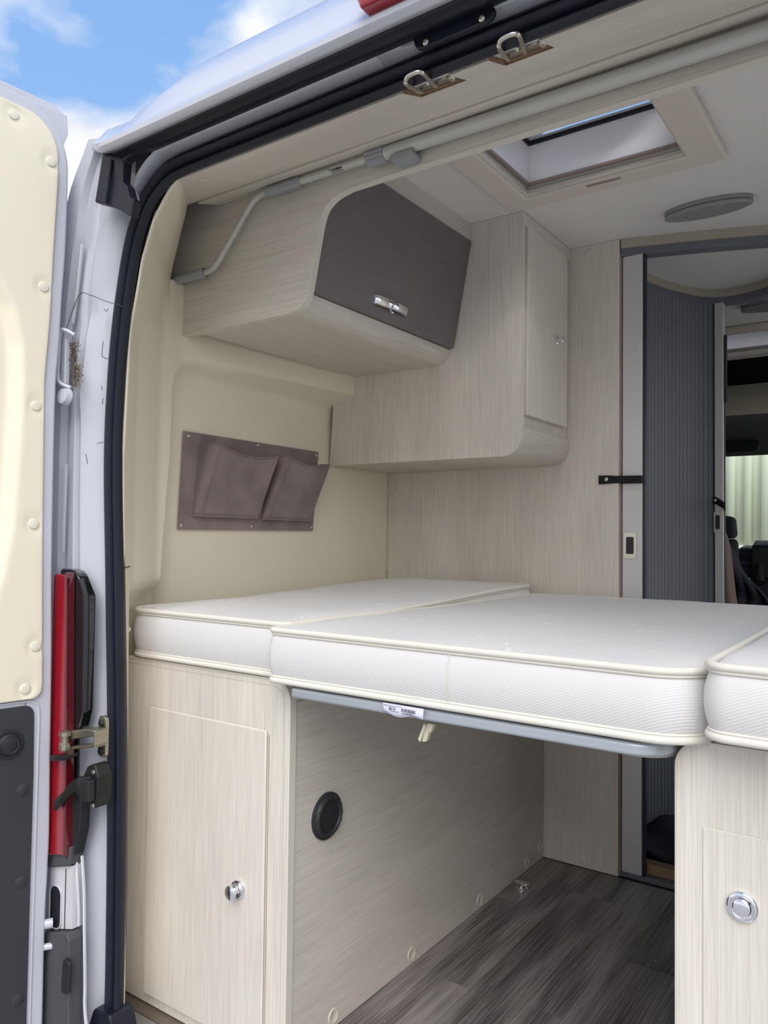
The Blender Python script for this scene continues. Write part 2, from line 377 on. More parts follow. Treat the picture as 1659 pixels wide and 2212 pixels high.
def rpoly(pts, n=6):
    """polygon with rounded corners: pts = (x, y, radius)"""
    out = []; N = len(pts)
    for i in range(N):
        p = Vector(pts[i][:2]); r = pts[i][2]
        a = Vector(pts[i - 1][:2]); b = Vector(pts[(i + 1) % N][:2])
        if r <= 0: out.append(tuple(p)); continue
        u = (a - p).normalized(); w = (b - p).normalized()
        th = u.angle(w); d = r / math.tan(th / 2)
        d = min(d, (a - p).length * .49, (b - p).length * .49); r = d * math.tan(th / 2)
        c = p + (u + w).normalized() * (r / math.sin(th / 2))
        s = p + u * d - c; e = p + w * d - c
        a0 = math.atan2(s.y, s.x); a1 = math.atan2(e.y, e.x)
        da = (a1 - a0 + math.pi) % (2 * math.pi) - math.pi
        for k in range(n + 1):
            t = a0 + da * k / n; out.append((c.x + r * math.cos(t), c.y + r * math.sin(t)))
    return out
def frame_axes(d):
    d = Vector(d).normalized()
    a = Vector((0, 0, 1)) if abs(d.z) < 0.9 else Vector((1, 0, 0))
    u = d.cross(a).normalized(); return u, d.cross(u).normalized()
def lathe(bm, c, axis, prof, seg=28):
    """prof = list of (distance along axis, radius)"""
    c = Vector(c); ax = Vector(axis).normalized(); u, w = frame_axes(ax)
    rings = []
    for d, r in prof:
        if r < 1e-6: rings.append([bm.verts.new(c + ax * d)])
        else: rings.append([bm.verts.new(c + ax * d + (u * math.cos(2 * math.pi * i / seg) + w * math.sin(2 * math.pi * i / seg)) * r) for i in range(seg)])
    for A, B in zip(rings, rings[1:]):
        for i in range(seg):
            j = (i + 1) % seg
            if len(A) == 1 and len(B) == 1: continue
            if len(A) == 1: bm.faces.new((A[0], B[i], B[j]))
            elif len(B) == 1: bm.faces.new((A[i], B[0], A[j]))
            else: bm.faces.new((A[i], B[i], B[j], A[j]))
    for rg, fl in ((rings[0], True), (rings[-1], False)):
        if len(rg) > 1: bm.faces.new(rg[::-1] if fl else rg)
    return bm
def nlathe(*a, **k): return lathe(bmesh.new(), *a, **k)
def catmull(P, n=8, closed=False):
    P = [Vector(p) for p in P]; out = []; N = len(P)
    rng = range(N) if closed else range(N - 1)
    for i in rng:
        p1, p2 = P[i], P[(i + 1) % N]
        p0 = P[i - 1] if (i > 0 or closed) else p1 * 2 - p2
        p3 = P[(i + 2) % N] if (i + 2 < N or closed) else p2 * 2 - p1
        for k in range(n):
            t = k / n
            out.append(0.5 * ((2 * p1) + (p2 - p0) * t + (2 * p0 - 5 * p1 + 4 * p2 - p3) * t * t + (3 * p1 - p0 - 3 * p2 + p3) * t ** 3))
    if not closed: out.append(P[-1])
    return out
def tube(bm, pts, r, seg=12, closed=False, caps=True):
    pts = [Vector(p) for p in pts]; N = len(pts); rings = []
    rr = r if isinstance(r, (list, tuple)) else [r] * N
    t0 = (pts[1] - pts[0]).normalized(); u, w = frame_axes(t0)
    for i in range(N):
        if closed: t = (pts[(i + 1) % N] - pts[i - 1]).normalized()
        else: t = (pts[min(i + 1, N - 1)] - pts[max(i - 1, 0)]).normalized()
        u = (u - t * u.dot(t)).normalized(); w = t.cross(u)
        rings.append([bm.verts.new(pts[i] + (u * math.cos(2 * math.pi * k / seg) + w * math.sin(2 * math.pi * k / seg)) * rr[i]) for k in range(seg)])
    M = N if closed else N - 1
    for i in range(M):
        A, B = rings[i], rings[(i + 1) % N]
        for k in range(seg): bm.faces.new((A[k], B[k], B[(k + 1) % seg], A[(k + 1) % seg]))
    if not closed and caps:
        bm.faces.new(rings[0][::-1]); bm.faces.new(rings[-1])
    return bm
def ntube(*a, **k): return tube(bmesh.new(), *a, **k)
def sweep(bm, path, prof, closed=False, axis='y', caps=True):
    """path: list of 2-D points in the x-z plane; prof: closed list of (n, depth): n = offset along the path normal (outward), depth = absolute y"""
    P = [Vector(p) for p in path]; N = len(P); rings = []
    for i in range(N):
        if closed: t = (P[(i + 1) % N] - P[i - 1]).normalized()
        else: t = (P[min(i + 1, N - 1)] - P[max(i - 1, 0)]).normalized()
        n = Vector((-t.y, t.x))
        rings.append([bm.verts.new((P[i].x + n.x * a, d, P[i].y + n.y * a)) for a, d in prof])
    K = len(prof)
    for i in range(N if closed else N - 1):
        A, B = rings[i], rings[(i + 1) % N]
        for k in range(K): bm.faces.new((A[k], A[(k + 1) % K], B[(k + 1) % K], B[k]))
    if not closed and caps:
        bm.faces.new(rings[0]); bm.faces.new(rings[-1][::-1])
    return bm
def grid(bm, rows, closed=False):
    V = [[bm.verts.new(p) for p in r] for r in rows]
    for a, b in zip(V, V[1:]):
        for i in range(len(a) - 1): bm.faces.new((a[i], a[i + 1], b[i + 1], b[i]))
    return bm
def sm(t):
    t = max(0.0, min(1.0, t)); return t * t * (3 - 2 * t)
def lerp(tab, x):
    if x <= tab[0][0]: return tab[0][1]
    for (a, va), (b, vb) in zip(tab, tab[1:]):
        if x <= b: return va + (vb - va) * (x - a) / (b - a)
    return tab[-1][1]
def slab(bm, xs, ys, holes, zf, th):
    """plate over the grid xs x ys, zf(x,y) = underside, with rectangular holes (x0,x1,y0,y1)"""
    def solid(i, j):
        if i < 0 or j < 0 or i >= len(xs) - 1 or j >= len(ys) - 1: return False
        cx, cy = (xs[i] + xs[i + 1]) / 2, (ys[j] + ys[j + 1]) / 2
        return not any(h[0] < cx < h[1] and h[2] < cy < h[3] for h in holes)
    B = {}
    def v(i, j, t):
        k = (i, j, t)
        if k not in B: B[k] = bm.verts.new((xs[i], ys[j], zf(xs[i], ys[j]) + (th if t else 0)))
        return B[k]
    for i in range(len(xs) - 1):
        for j in range(len(ys) - 1):
            if not solid(i, j): continue
            bm.faces.new((v(i, j, 0), v(i, j + 1, 0), v(i + 1, j + 1, 0), v(i + 1, j, 0)))
            bm.faces.new((v(i, j, 1), v(i + 1, j, 1), v(i + 1, j + 1, 1), v(i, j + 1, 1)))
            for di, dj, a, b in ((-1, 0, (i, j), (i, j + 1)), (1, 0, (i + 1, j), (i + 1, j + 1)), (0, -1, (i, j), (i + 1, j)), (0, 1, (i, j + 1), (i + 1, j + 1))):
                if not solid(i + di, j + dj):
                    bm.faces.new((v(*a, 0), v(*b, 0), v(*b, 1), v(*a, 1)))
    return bm
def screw(parent, c, axis, r=0.004, mat=None, name='screw'):
    bm = nlathe(c, axis, [(0, r), (r * .35, r), (r * .55, r * .75), (r * .55, r * .38), (r * .2, r * .32), (r * .2, 0)], seg=14)
    return obj(name, bm, mat or steel, parent)
XC = -0.665          # centre line of the van
# ================================================================== SETTING
# ---- floor: vinyl boards on a sub-floor
floor = sroot('floor', (XC, 1.2, 0))
obj('subfloor', nbox(-1.70, 0.36, 1.18, 2.41, -0.06, -0.004), black_matte, floor, smooth=False)
XB, XR = -1.033, -0.297
joints_x = [-1.033, -0.997, -0.868, -0.742, -0.615, -0.488, -0.362, -0.297]
end_y = [[1.12, 2.05, 2.385], [1.12, 1.60, 2.385], [1.12, 1.36, 2.21, 2.385], [1.12, 1.62, 2.385], [1.12, 1.93, 2.385], [1.12, 1.45, 2.385], [1.12, 2.385]]
for i in range(len(joints_x) - 1):
    for a, b in zip(end_y[i], end_y[i][1:]):
        g = 0.0004
        obj('plank', nbox(joints_x[i] + g, joints_x[i + 1] - g, a + g, b - g, -0.004, 0.0), plank_m, floor, smooth=False)
# ---- ceiling with two roof-light openings, and one added over the washroom for daylight
ceiling = obj('ceiling', slab(bmesh.new(), [-1.70, -1.0, -0.89, -0.475, -0.2, -0.145, 0.165, 0.36], [1.369, 1.485, 1.925, 2.615, 2.925, 3.72, 4.16, 4.245],
              [(-0.89, -0.475, 1.485, 1.925), (-1.0, -0.2, 3.72, 4.16), (-.145, .165, 2.615, 2.925)], lambda x, y: 1.975, 0.06), ceil_m, None, smooth=False)
struct(ceiling)
# ---- left side liner: moulded cream plastic
seal_in = [(-0.05, -1.372), (0.09, -1.370), (0.6, -1.385), (1.18, -1.418), (1.48, -1.402), (1.62, -1.372), (1.70, -1.335), (1.75, -1.29), (1.78, -1.25), (1.95, -1.2)]
def liner_x(y, z):
    xs = lerp(seal_in, z) - .014 + .007 * sm((z - 1.4) / .2)
    # near flange and pillar
    sh = max(0, z - 1.2)
    yc = 1.135 + 0.10 * sm((z - 1.45) / 0.25)
    if z < 1.69:
        xo = lerp([(1.048, xs), (yc, -1.505 - 0.03 * sm((z - 1.5) / .15)), (1.27, -1.590), (1.35, -1.606), (2.05, -1.552), (2.4, -1.55)], y)
        if z < .92 and y > 1.10: xo -= .036 * sm((.92 - z) / .05) * sm((y - 1.10) / .04)
        if y <= 1.30 and z > 1.58:
            xo += (lerp([(1.048, xs), (1.30, -1.598)], y) - xo) * sm((z - 1.58) / .11)
        # recessed panel with rounded corner
        cy_, cz_ = 1.30 + 0.085, 1.50 - 0.085
        zz = z
        # signed distance into the recess (positive inside)
        py = y - 1.285 - 0.03 * sm((z - 0.85) / 0.5) * 1.0
        pz = 1.500 - zz
        rr = 0.10
        if py < rr and pz < rr: dsd = rr - math.hypot(rr - py, rr - pz)
        else: dsd = min(py, pz)
        if z < 0.86: dsd = min(dsd, (z - 0.78))
        t = sm(dsd / 0.035)
        return xo + (-1.662 - xo) * t
    edge_y = 1.30 - 0.02 * min(1, (z - 1.69) / 0.2)
    edge_x = -1.598 + (z - 1.69) * 0.50
    if y <= edge_y: return lerp([(1.048, xs), (edge_y, edge_x)], y)
    return edge_x + (-1.70 - edge_x) * sm((y - edge_y) / 0.012)
ys_ = sorted(set([round(1.048 + 0.0125 * i, 4) for i in range(29)] + [1.285, 1.292, 1.30, 1.306, 1.312, 1.318] + [round(1.41 + 0.03 * i, 4) for i in range(34)]))
zs_ = sorted(set([round(-0.05 + 0.05 * i, 4) for i in range(17)] + [round(0.76 + 0.0125 * i, 4) for i in range(96)] + [1.689, 1.6915]))
wl = grid(bmesh.new(), [[(liner_x(y, z), y, z) for y in ys_] for z in zs_])
wall_left = sroot('wall_left', (-1.66, 1.6, 0), 'cream moulded side liner of the van with a recessed panel', None)
lo = obj('side_liner', wl, cream, wall_left, ang=60)
md = lo.modifiers.new('solid', 'SOLIDIFY'); md.thickness = 0.004; md.offset = 1
obj('outer_skin', nbox(-1.78, -1.765, 1.16, 6.4, -0.3, 1.90), white_paint, wall_left, smooth=False)
screw(wall_left, (-1.262, 1.105, 1.7875), (0.1, 0.35, -0.93), 0.006, edge_m, 'trim_stud')
screw(wall_left, (-1.478, 1.105, 0.815), (0.9, -0.4, 0), 0.006, cream_dot, 'trim_stud')
# liner joint near the seal at bed height
obj('liner_joint', ntube([(liner_x(y, .957) + .001, y, .957 + .0) for y in (1.055, 1.07, 1.085, 1.10)], .0013, seg=6), seal_m, wall_left)
# ---- right side wall (beyond the frame)
wr = sroot('wall_right', (0.36, 1.6, 0))
for a in ((1.06, 1.15, -.05, 2.03), (2.37, 2.50, -.05, 2.03), (1.15, 2.37, -.05, .90), (1.15, 2.37, 1.80, 2.03), (2.50, 3.05, -.05, 1.0), (2.50, 3.05, 1.80, 2.03), (3.05, 3.20, -.05, 2.03), (3.20, 4.70, 1.85, 2.03), (4.70, 5.05, -.05, 2.03), (5.05, 6.4, -.05, .95)):  # window and side-door openings added, unseen, so daylight brightens the interior
    obj('side_liner', nbox(0.345, 0.36, a[0], a[1], a[2], a[3]), cream, wr, smooth=False)
# ---- bulkhead between bedroom and washroom
wf = sroot('wall_front', (-1.2, 2.40, 0), 'pale oak laminate bulkhead behind the bed', None)
obj('bulkhead_panel', nbox(-1.76, -0.79, 2.391, 2.408, 0.0, 1.974), oak_v, wf, smooth=False)
obj('bulkhead_panel', nbox(-0.12, 0.344, 2.391, 2.408, 0.0, 1.974), oak_v, wf, smooth=False)
for x, z in ((-0.903, 0.024), (-1.636, 1.186), (-0.890, 1.952), (-1.652, 0.905)):
    obj('screw_cap', nlathe((x, 2.391, z), (0, -1, 0), [(0, .0135), (.0006, .0135), (.0016, .012), (.0018, 0)], seg=26), oak_v, wf)
# ---- oak soffit board behind the rear seal, with two plywood-edged latch cut-outs
CUT = [(-0.712, -0.622, 1.03, 1.112), (-0.552, -0.468, 1.03, 1.110)]
zsof = lambda x, y: 1.768 + (y - 1.05) * (1.850 - 1.768) / 0.222
sof = slab(bmesh.new(), [-1.56, -0.712, -0.622, -0.552, -0.468, 0.30], [1.05, 1.11, 1.272], [(-0.712, -0.622, 1.0, 1.111), (-0.552, -0.468, 1.0, 1.111)], zsof, 0.012)
trim1 = sroot('trim_1', (XC, 1.16, 1.8), 'pale oak laminate soffit board behind the door seal', None)
obj('soffit_board', sof, oak_x, trim1, smooth=False)
# plywood edge rim of each cut-out
for (x0, x1, y0, y1) in [(a, b, c, 1.110) for a, b, c, d in CUT]:
    bm = bmesh.new()
    for (a0, a1, b0, b1) in ((x0 - .0, x1 + .0, y1 - .0005, y1 + .0012), (x0 - .0012, x0 + .0005, 1.052, y1), (x1 - .0005, x1 + .0012, 1.052, y1)):
        vs = [bm.verts.new((x, y, zsof(x, y) + t)) for x in (a0, a1) for y in (b0, b1) for t in (0.0003, 0.0155)]
        for f in ((0, 1, 3, 2), (4, 6, 7, 5), (0, 4, 5, 1), (2, 3, 7, 6), (0, 2, 6, 4), (1, 5, 7, 3)): bm.faces.new([vs[i] for i in f])
    obj('plywood_edge', bm, ply, trim1, smooth=False)
for (x0, x1, y0, y1) in CUT:
    obj('body_plate', nprism([(1.052, zsof(0, 1.052) + .009), (1.109, zsof(0, 1.109) + .009), (1.109, zsof(0, 1.109) + .012), (1.052, zsof(0, 1.052) + .012)], 'x', x0 + .0015, x1 - .0015), white_dirty, trim1, smooth=False)
obj('lip_strip', nprism([(1.2740, 1.845), (1.3485, 1.868), (1.3485, 1.884), (1.2740, 1.862)], 'x', -1.468, 0.30), oak_x, trim1, smooth=False, bevel=0.0012)
obj('upper_filler', nbox(-1.70, 0.34, 1.10, 1.40, 1.925, 1.94), black_matte, trim1, smooth=False)
# ================================================================== REAR BODY FRAME
wb = sroot('wall_back', (XC, 1.0, 0.9), 'white painted rear body frame round the door opening', None)
half = [(-1.399, 0.0), (-1.396, 0.08), (-1.399, 0.30), (-1.407, 0.59), (-1.425, 0.90), (-1.442, 1.18), (-1.438, 1.35), (-1.424, 1.49), (-1.398, 1.62), (-1.375, 1.685), (-1.345, 1.732), (-1.300, 1.765), (-1.250, 1.780), (-1.150, 1.782), (-0.90, 1.782)]
half_s = [tuple(p) for p in catmull(half, 6)]
loop = half_s + [(XC, 1.783)] + [(2 * XC - x, z) for x, z in half_s[::-1]]
seal = thing('door_seal', 'black ribbed rubber seal round the open rear doorway', 'door seal', (XC, 1.05, 0))
prof = [(-.002, 1.056), (-.0185, 1.038), (-.0200, 1.026), (-.016, 1.018), (-.011, 1.021), (-.0095, 1.030), (-.007, 1.030), (-.0045, 1.018), (.001, 1.010), (.0065, 1.013), (.0095, 1.024), (.012, 1.026), (.0145, 1.020), (.018, 1.020), (.0215, 1.030), (.0225, 1.046), (.021, 1.058)]
obj('seal_strip', sweep(bmesh.new(), loop, prof), seal_m, seal, ang=50)
# foot of the seal at the sill
obj('seal_foot', nprism(rpoly([(-1.428, .045, .01), (-1.372, .050, .01), (-1.352, -0.005, .015), (-1.362, -0.030, .006), (-1.455, -0.030, .006), (-1.450, -.010, .01)]), 'y', 1.002, 1.062), seal_m, seal, bevel=.006)
# jamb (door pillar), pressed steel channel with ridges
sil = [(-0.4, -1.618), (0.0, -1.618), (1.0, -1.620), (1.50, -1.614), (1.65, -1.598), (1.73, -1.582), (1.80, -1.548), (1.87, -1.492), (1.90, -1.475)]
def outx(z):
    if z > 1.70: return -1.392
    p = lerp([(b, a) for a, b in half_s if b < 1.775] , z)
    return p - 0.020
UP = [(0.0, 1.052), (0.02, 1.036), (0.10, 1.034), (0.15, 1.022), (0.30, 1.008), (0.34, 1.000), (0.42, 1.004), (0.46, 1.001), (0.475, 0.997), (0.60, 0.997), (0.615, 1.001), (0.66, 0.999), (0.70, 0.985), (0.90, 0.975), (0.97, 0.982), (1.0, 1.005)]
rows = []
zz = [round(-0.40 + 0.03 * i, 3) for i in range(77)]
for z in zz:
    xi = outx(z); xo = lerp(sil, z); row = []
    # pressed bulge round the upper hinge, dimple shapes
    for u, y in UP:
        x = xi + (xo - xi) * u
        k = math.exp(-((z - 1.60 + 0.25 * u) / 0.035) ** 2) * math.exp(-((u - .25) / .22) ** 2)
        k2 = math.exp(-((z - 1.34) / 0.05) ** 2) * math.exp(-((u - .3) / .2) ** 2)
        k3 = math.exp(-((z - 0.75) / 0.04) ** 2) * math.exp(-((u - .12) / .12) ** 2)
        row.append((x, y + 0.010 * k - 0.008 * k2 + 0.006 * k3, z))
    rx = row[-1][0]
    tp = max(0, z - 1.5) * 0.25
    row += [(rx - 0.020, 1.04, z), (min(rx - 0.05, -1.69 + tp), 1.10, z), (-1.77 + tp, 1.25, z), (-1.78 + tp * .6, 1.6, z), (-1.785 + tp * .4, 6.3, z)]
    rows.append(row)
bmj = grid(bmesh.new(), rows)
obj('door_pillar', bmj, white_paint, wb, ang=28)
# the same pillar on the other side
bmj = grid(bmesh.new(), [[(2 * XC - x, y, z) for x, y, z in r[:-3]] for r in rows])
obj('door_pillar', bmj, white_paint, wb, ang=28)
# header channel between seal and hood, upper corner gusset
chan = [(1.052, 1.800), (1.034, 1.801), (1.024, 1.808), (1.012, 1.813), (1.003, 1.815), (0.998, 1.813), (1.02, 1.86), (1.06, 1.86)]
obj('header_channel', nprism(chan, 'x', -.728, -.602), white_paint, wb, ang=35)
gus = catmull([(-1.335, 1.775), (-1.330, 1.752), (-1.318, 1.738), (-1.296, 1.722), (-1.292, 1.705)], 5)
bm = bmesh.new()
pl = [(-1.325, 1.800), (-1.352, 1.782), (-1.362, 1.765), (-1.356, 1.750), (-1.338, 1.738), (-1.330, 1.722), (-1.322, 1.700), (-1.348, 1.690), (-1.36, 1.70), (-1.385, 1.70), (-1.375, 1.74), (-1.345, 1.775), (-1.30, 1.80)]
# flange sheet curling round the upper corner of the seal
fl_o = catmull([(-.600, 1.813), (-1.00, 1.813), (-1.25, 1.813), (-1.300, 1.803), (-1.328, 1.786), (-1.347, 1.768), (-1.350, 1.752), (-1.340, 1.738), (-1.331, 1.722), (-1.333, 1.700)], 5)
fl_i = catmull([(-.600, 1.801), (-1.00, 1.801), (-1.25, 1.800), (-1.300, 1.788), (-1.325, 1.775), (-1.345, 1.755), (-1.360, 1.738), (-1.372, 1.722), (-1.385, 1.705), (-1.392, 1.690)], 5)
rws = [[(p.x, 0.997, p.y) for p in fl_o], [((p.x + q.x) / 2, 1.010, (p.y + q.y) / 2 + .006) for p, q in zip(fl_o, fl_i)], [(q.x, 1.034, q.y) for q in fl_i]]
bm2 = bmesh.new(); grid(bm2, [[(2 * XC - x, y, z) for x, y, z in r] for r in rws]); o = obj('corner_flange', bm2, white_paint, wb, ang=60)
o.modifiers.new('s', 'SOLIDIFY').thickness = .002
grid(bm, rws); o = obj('corner_flange', bm, white_paint, wb, ang=60)
md = o.modifiers.new('s', 'SOLIDIFY'); md.thickness = .002
# roof skin and drip rim
cols = [(-1.53, .13, .050, .18), (-1.515, .10, .058, .35), (-1.482, .070, .064, .46), (-1.442, .045, .045, .55), (-1.40, .022, .022, .60), (-1.36, .006, .006, .62), (-1.32, 0, 0, .58), (-1.302, 0, 0, .58), (-1.295, 0, 0, .62), (-1.275, 0, 0, .74), (-1.245, 0, 0, .85), (-1.20, 0, 0, .94), (-1.14, 0, 0, 1.0), (-1.0, 0, 0, 1.0), (XC, 0, 0, 1.0)]
cols = cols + [(2 * XC - a, b, c, d) for a, b, c, d in cols[-2::-1]]
rp = [(1.00, 1.812), (.945, 1.802), (.938, 1.797), (.926, 1.797), (.918, 1.803), (.917, 1.811), (.923, 1.819), (.932, 1.834), (.95, 1.880), (1.0, 1.948), (1.05, 1.990), (1.10, 2.020), (1.2, 2.045), (1.4, 2.06)]
def skin(pts):
    rws = []
    for x, yo, zo, k in cols:
        row = []
        for i, (y, z) in enumerate(pts):
            z2 = z if z < 1.82 else 1.82 + (z - 1.82) * k
            w = 1.0
            row.append((x, y + yo * w, z2 + zo * (w if z < 1.9 else .6)))
        rws.append(row)
    return rws
roof = thing('van_roof', 'white painted rear roof skin with drip rim above the doorway', 'roof', (XC, 1.0, 1.82))
roof['kind'] = 'structure'
o = obj('roof_skin', grid(bmesh.new(), skin(rp[2:])), white_paint, roof, ang=40)
md = o.modifiers.new('s', 'SOLIDIFY'); md.thickness = .003; md.offset = -1
# black rubber strip under the rim and its corner boot
hood = thing('hood_seal', 'broad black rubber strip under the white roof rim', 'seal', (XC, .97, 1.8))
hs = [(0.999, 1.812), (0.996, 1.808), (0.975, 1.800), (0.962, 1.796), (0.955, 1.800), (0.948, 1.797), (0.940, 1.798), (0.938, 1.802), (0.945, 1.806), (0.98, 1.818)]
hp = [(-1.345, 0.0), (-1.30, 0.0), (-0.0, 0.0)]
boot = boot_ = [(-1.405, 1.838), (-1.418, 1.78), (-1.431, 1.727), (-1.392, 1.712), (-1.352, 1.694), (-1.309, 1.667), (-1.301, 1.702), (-1.314, 1.712), (-1.322, 1.734), (-1.338, 1.750), (-1.337, 1.770), (-1.334, 1.790), (-1.290, 1.800), (-1.290, 1.812), (-1.34, 1.822)]
obj('corner_boot', nprism([(2 * XC - a, b) for a, b in boot_], 'y', 0.962, 0.984), seal_m, hood, bevel=.004)
obj('rubber_strip', nprism(hs, 'x', -1.345, 0.015), seal_m, hood, ang=60)
obj('corner_boot', nprism(boot, 'y', 0.962, 0.984), seal_m, hood, bevel=.004)
obj('boot_fold', ntube([(-1.372, .961, 1.80), (-1.376, .957, 1.76), (-1.386, .957, 1.71)], [.003, .004, .004], seg=8), seal_m, hood)
# ---- latch cover plate and the two door strikers
cp = thing('latch_cover_plate', 'black plate with two screws across the header channel', 'cover plate', (-.585, .995, 1.80))
obj('plate', nprism(rpoly([(-.655, 1.818, .006), (-.648, 1.785, .018), (-.516, 1.785, .018), (-.508, 1.80, .012), (-.53, 1.818, .01)]), 'y', .990, .999), seal_m, cp, bevel=.003)
screw(cp, (-.628, .990, 1.793), (0, -1, -.2), .0055); screw(cp, (-.531, .990, 1.793), (0, -1, -.2), .0055)
def striker(dx, lab):
    t = thing('door_striker', lab, 'striker', (-.68 + dx, 1.08, 1.79), 'steel strikers in the soffit cut-outs')
    P = [(-.698, 1.092, 1.801), (-.692, 1.078, 1.778), (-.663, .992, 1.738), (-.658, .980, 1.737), (-.650, .975, 1.739), (-.636, .975, 1.740), (-.630, .980, 1.741), (-.631, .992, 1.743), (-.662, 1.075, 1.777), (-.668, 1.092, 1.803)]
    obj('loop', ntube([Vector(p) + Vector((dx, 0, 0)) for p in catmull(P, 4)], .0036, seg=10), steel, t)
    bm = nprism(rpoly([(-.704 + dx, 1.075, .004), (-.628 + dx, 1.075, .01), (-.628 + dx, 1.098, .01), (-.704 + dx, 1.098, .004)]), 'z', 1.7835, 1.7855)
    for v in bm.verts: v.co.z += (v.co.y - 1.075) * .36
    obj('base_plate', bm, steel, t)
    obj('strut', ntube([(-.672 + dx, 1.085, 1.80), (-.668 + dx, 1.06, 1.775)], .003, seg=8), steel, t)
    obj('rib', ntube([(-.652 + dx, 1.092, 1.80), (-.645 + dx, 1.070, 1.786)], .006, seg=10), steel, t)
    screw(t, (-.636 + dx, 1.084, 1.7860), (0, -.3, -1), .006)
striker(0, 'steel latch striker in the cut-out nearest the left pillar')
striker(.160, 'steel latch striker in the cut-out further from the left pillar')
# ---- high brake light
bl = thing('brake_light', 'red high-level brake lamp on the white roof rim', 'brake light', (-.45, .92, 1.83))
lens = rpoly([(-.700, 1.846, .016), (-.688, 1.817, .006), (-.25, 1.817, .006), (-.25, 1.87, .01), (-.690, 1.87, .02)])
obj('lens', nprism(lens, 'y', .898, .935), red_lens, bl, bevel=.006, seg=3)
obj('lens_inner', nprism(rpoly([(-.655, 1.832, .004), (-.27, 1.832, .004), (-.27, 1.862, .004), (-.645, 1.862, .004)]), 'y', .894, .8975), dark_red, bl, bevel=.001)
screw(bl, (-.676, .898, 1.842), (0, -1, 0), .006)
# ================================================================== ITEMS ON THE PILLAR
tl = thing('tail_light', 'tall red and black tail lamp in the pillar behind the open door', 'tail light', (-1.5, .97, .64))
ol = rpoly([(-1.535, .955, .01), (-1.478, .953, .045), (-1.440, .90, .02), (-1.440, .66, .01), (-1.452, .625, .01), (-1.487, .605, .01), (-1.487, .352, .005), (-1.535, .340, .005)], 14)
obj('black_housing', nprism(ol, 'y', .970, .996), lamp_black, tl, bevel=.004)
obj('red_lens', nprism(rpoly([(-1.530, .945, .01), (-1.486, .942, .006), (-1.475, .64, .01), (-1.468, .365, .006), (-1.530, .352, .004)]), 'y', .952, .9695), red_lens, tl, bevel=.003)
obj('lens_border', nprism([(-1.4845, .948), (-1.478, .945), (-1.4655, .62), (-1.4595, .365), (-1.4675, .362), (-1.4738, .62)], 'y', .950, .969), dark_red, tl, bevel=.001)
obj('housing_rim', ntube([(-1.452, .968, .935), (-1.437, .970, .90), (-1.436, .972, .80), (-1.438, .974, .66)], .006, seg=8), black_pl, tl)
obj('lower_housing', nprism(rpoly([(-1.472, .52, .004), (-1.432, .50, .006), (-1.436, .42, .004), (-1.452, .365, .004), (-1.47, .36, .004)]), 'y', .966, .990), black_pl, tl, bevel=.002)
# bumper corner seen through the gap
bp_ = thing('bumper_corner', 'grey and black plastic bumper corner below the tail lamp', 'bumper', (-1.52, .97, .0))
obj('upper_strip', nprism([(-1.535, .322), (-1.455, .345), (-1.452, .385), (-1.535, .355)], 'y', .958, .99), grey_pl, bp_, bevel=.003)
pa = rpoly([(-1.535, .17, 0), (-1.452, .215, 0), (-1.455, .343, 0), (-1.535, .298, 0)])
obj('painted_plate', nprism([(-1.535, .192), (-1.452, .215), (-1.455, .343), (-1.535, .320)], 'y', .966, .99), white_dirty, bp_)
obj('oval_slot', nprism(rpoly([(-1.530, .198, .018), (-1.493, .205, .018), (-1.493, .290, .018), (-1.530, .283, .018)]), 'y', .9645, .9662), black_matte, bp_)
obj('slot_rim', ntube([(x, .9645, z) for x, z in rpoly([(-1.532, .196, .018), (-1.491, .203, .018), (-1.491, .292, .018), (-1.532, .285, .018)])], .0018, seg=8, closed=True), white_paint, bp_)
obj('panel_joint', nbox(-1.4785, -1.4775, .9645, .966, .208, .332), black_matte, bp_, smooth=False)
obj('lower_cover', nprism(rpoly([(-1.535, -.40, 0), (-1.415, -.40, 0), (-1.436, -.02, .02), (-1.442, .20, .01), (-1.452, .212, .004), (-1.535, .189, 0)]), 'y', .952, .985), grey_pl, bp_, bevel=.004)
obj('clip', nprism(rpoly([(-1.452, .10, .008), (-1.428, .10, .008), (-1.424, .165, .008), (-1.446, .17, .008)]), 'y', .942, .9515), black_pl, bp_, bevel=.002)
# weld seam beads and drain strips on the pillar
def bead(P, r=.0016, m=None, nm='sealant_bead'):
    obj(nm, ntube(catmull(P, 4), r, seg=6), m or white_dirty, wb)
bead([(-1.505, .985, 1.66), (-1.522, .986, 1.55), (-1.533, .985, 1.49)], .0035, white_paint)
bead([(-1.535, .980, 1.18), (-1.538, .980, 1.05), (-1.540, .981, .99)], .0030, white_paint)
bead([(-1.404, 1.020, 1.515), (-1.44, 1.000, 1.528), (-1.480, .990, 1.545), (-1.512, .984, 1.548), (-1.545, .975, 1.47)], .0008, grey_pl)
bead([(-1.448, .982, .36), (-1.441, .984, .29), (-1.436, .984, .20), (-1.430, .984, .10), (-1.428, .984, .05), (-1.41, .984, -.02)], .0035, white_dirty)
bead([(-1.459, .976, .36), (-1.447, .976, .26), (-1.445, .976, .22)], .0030, white_dirty)
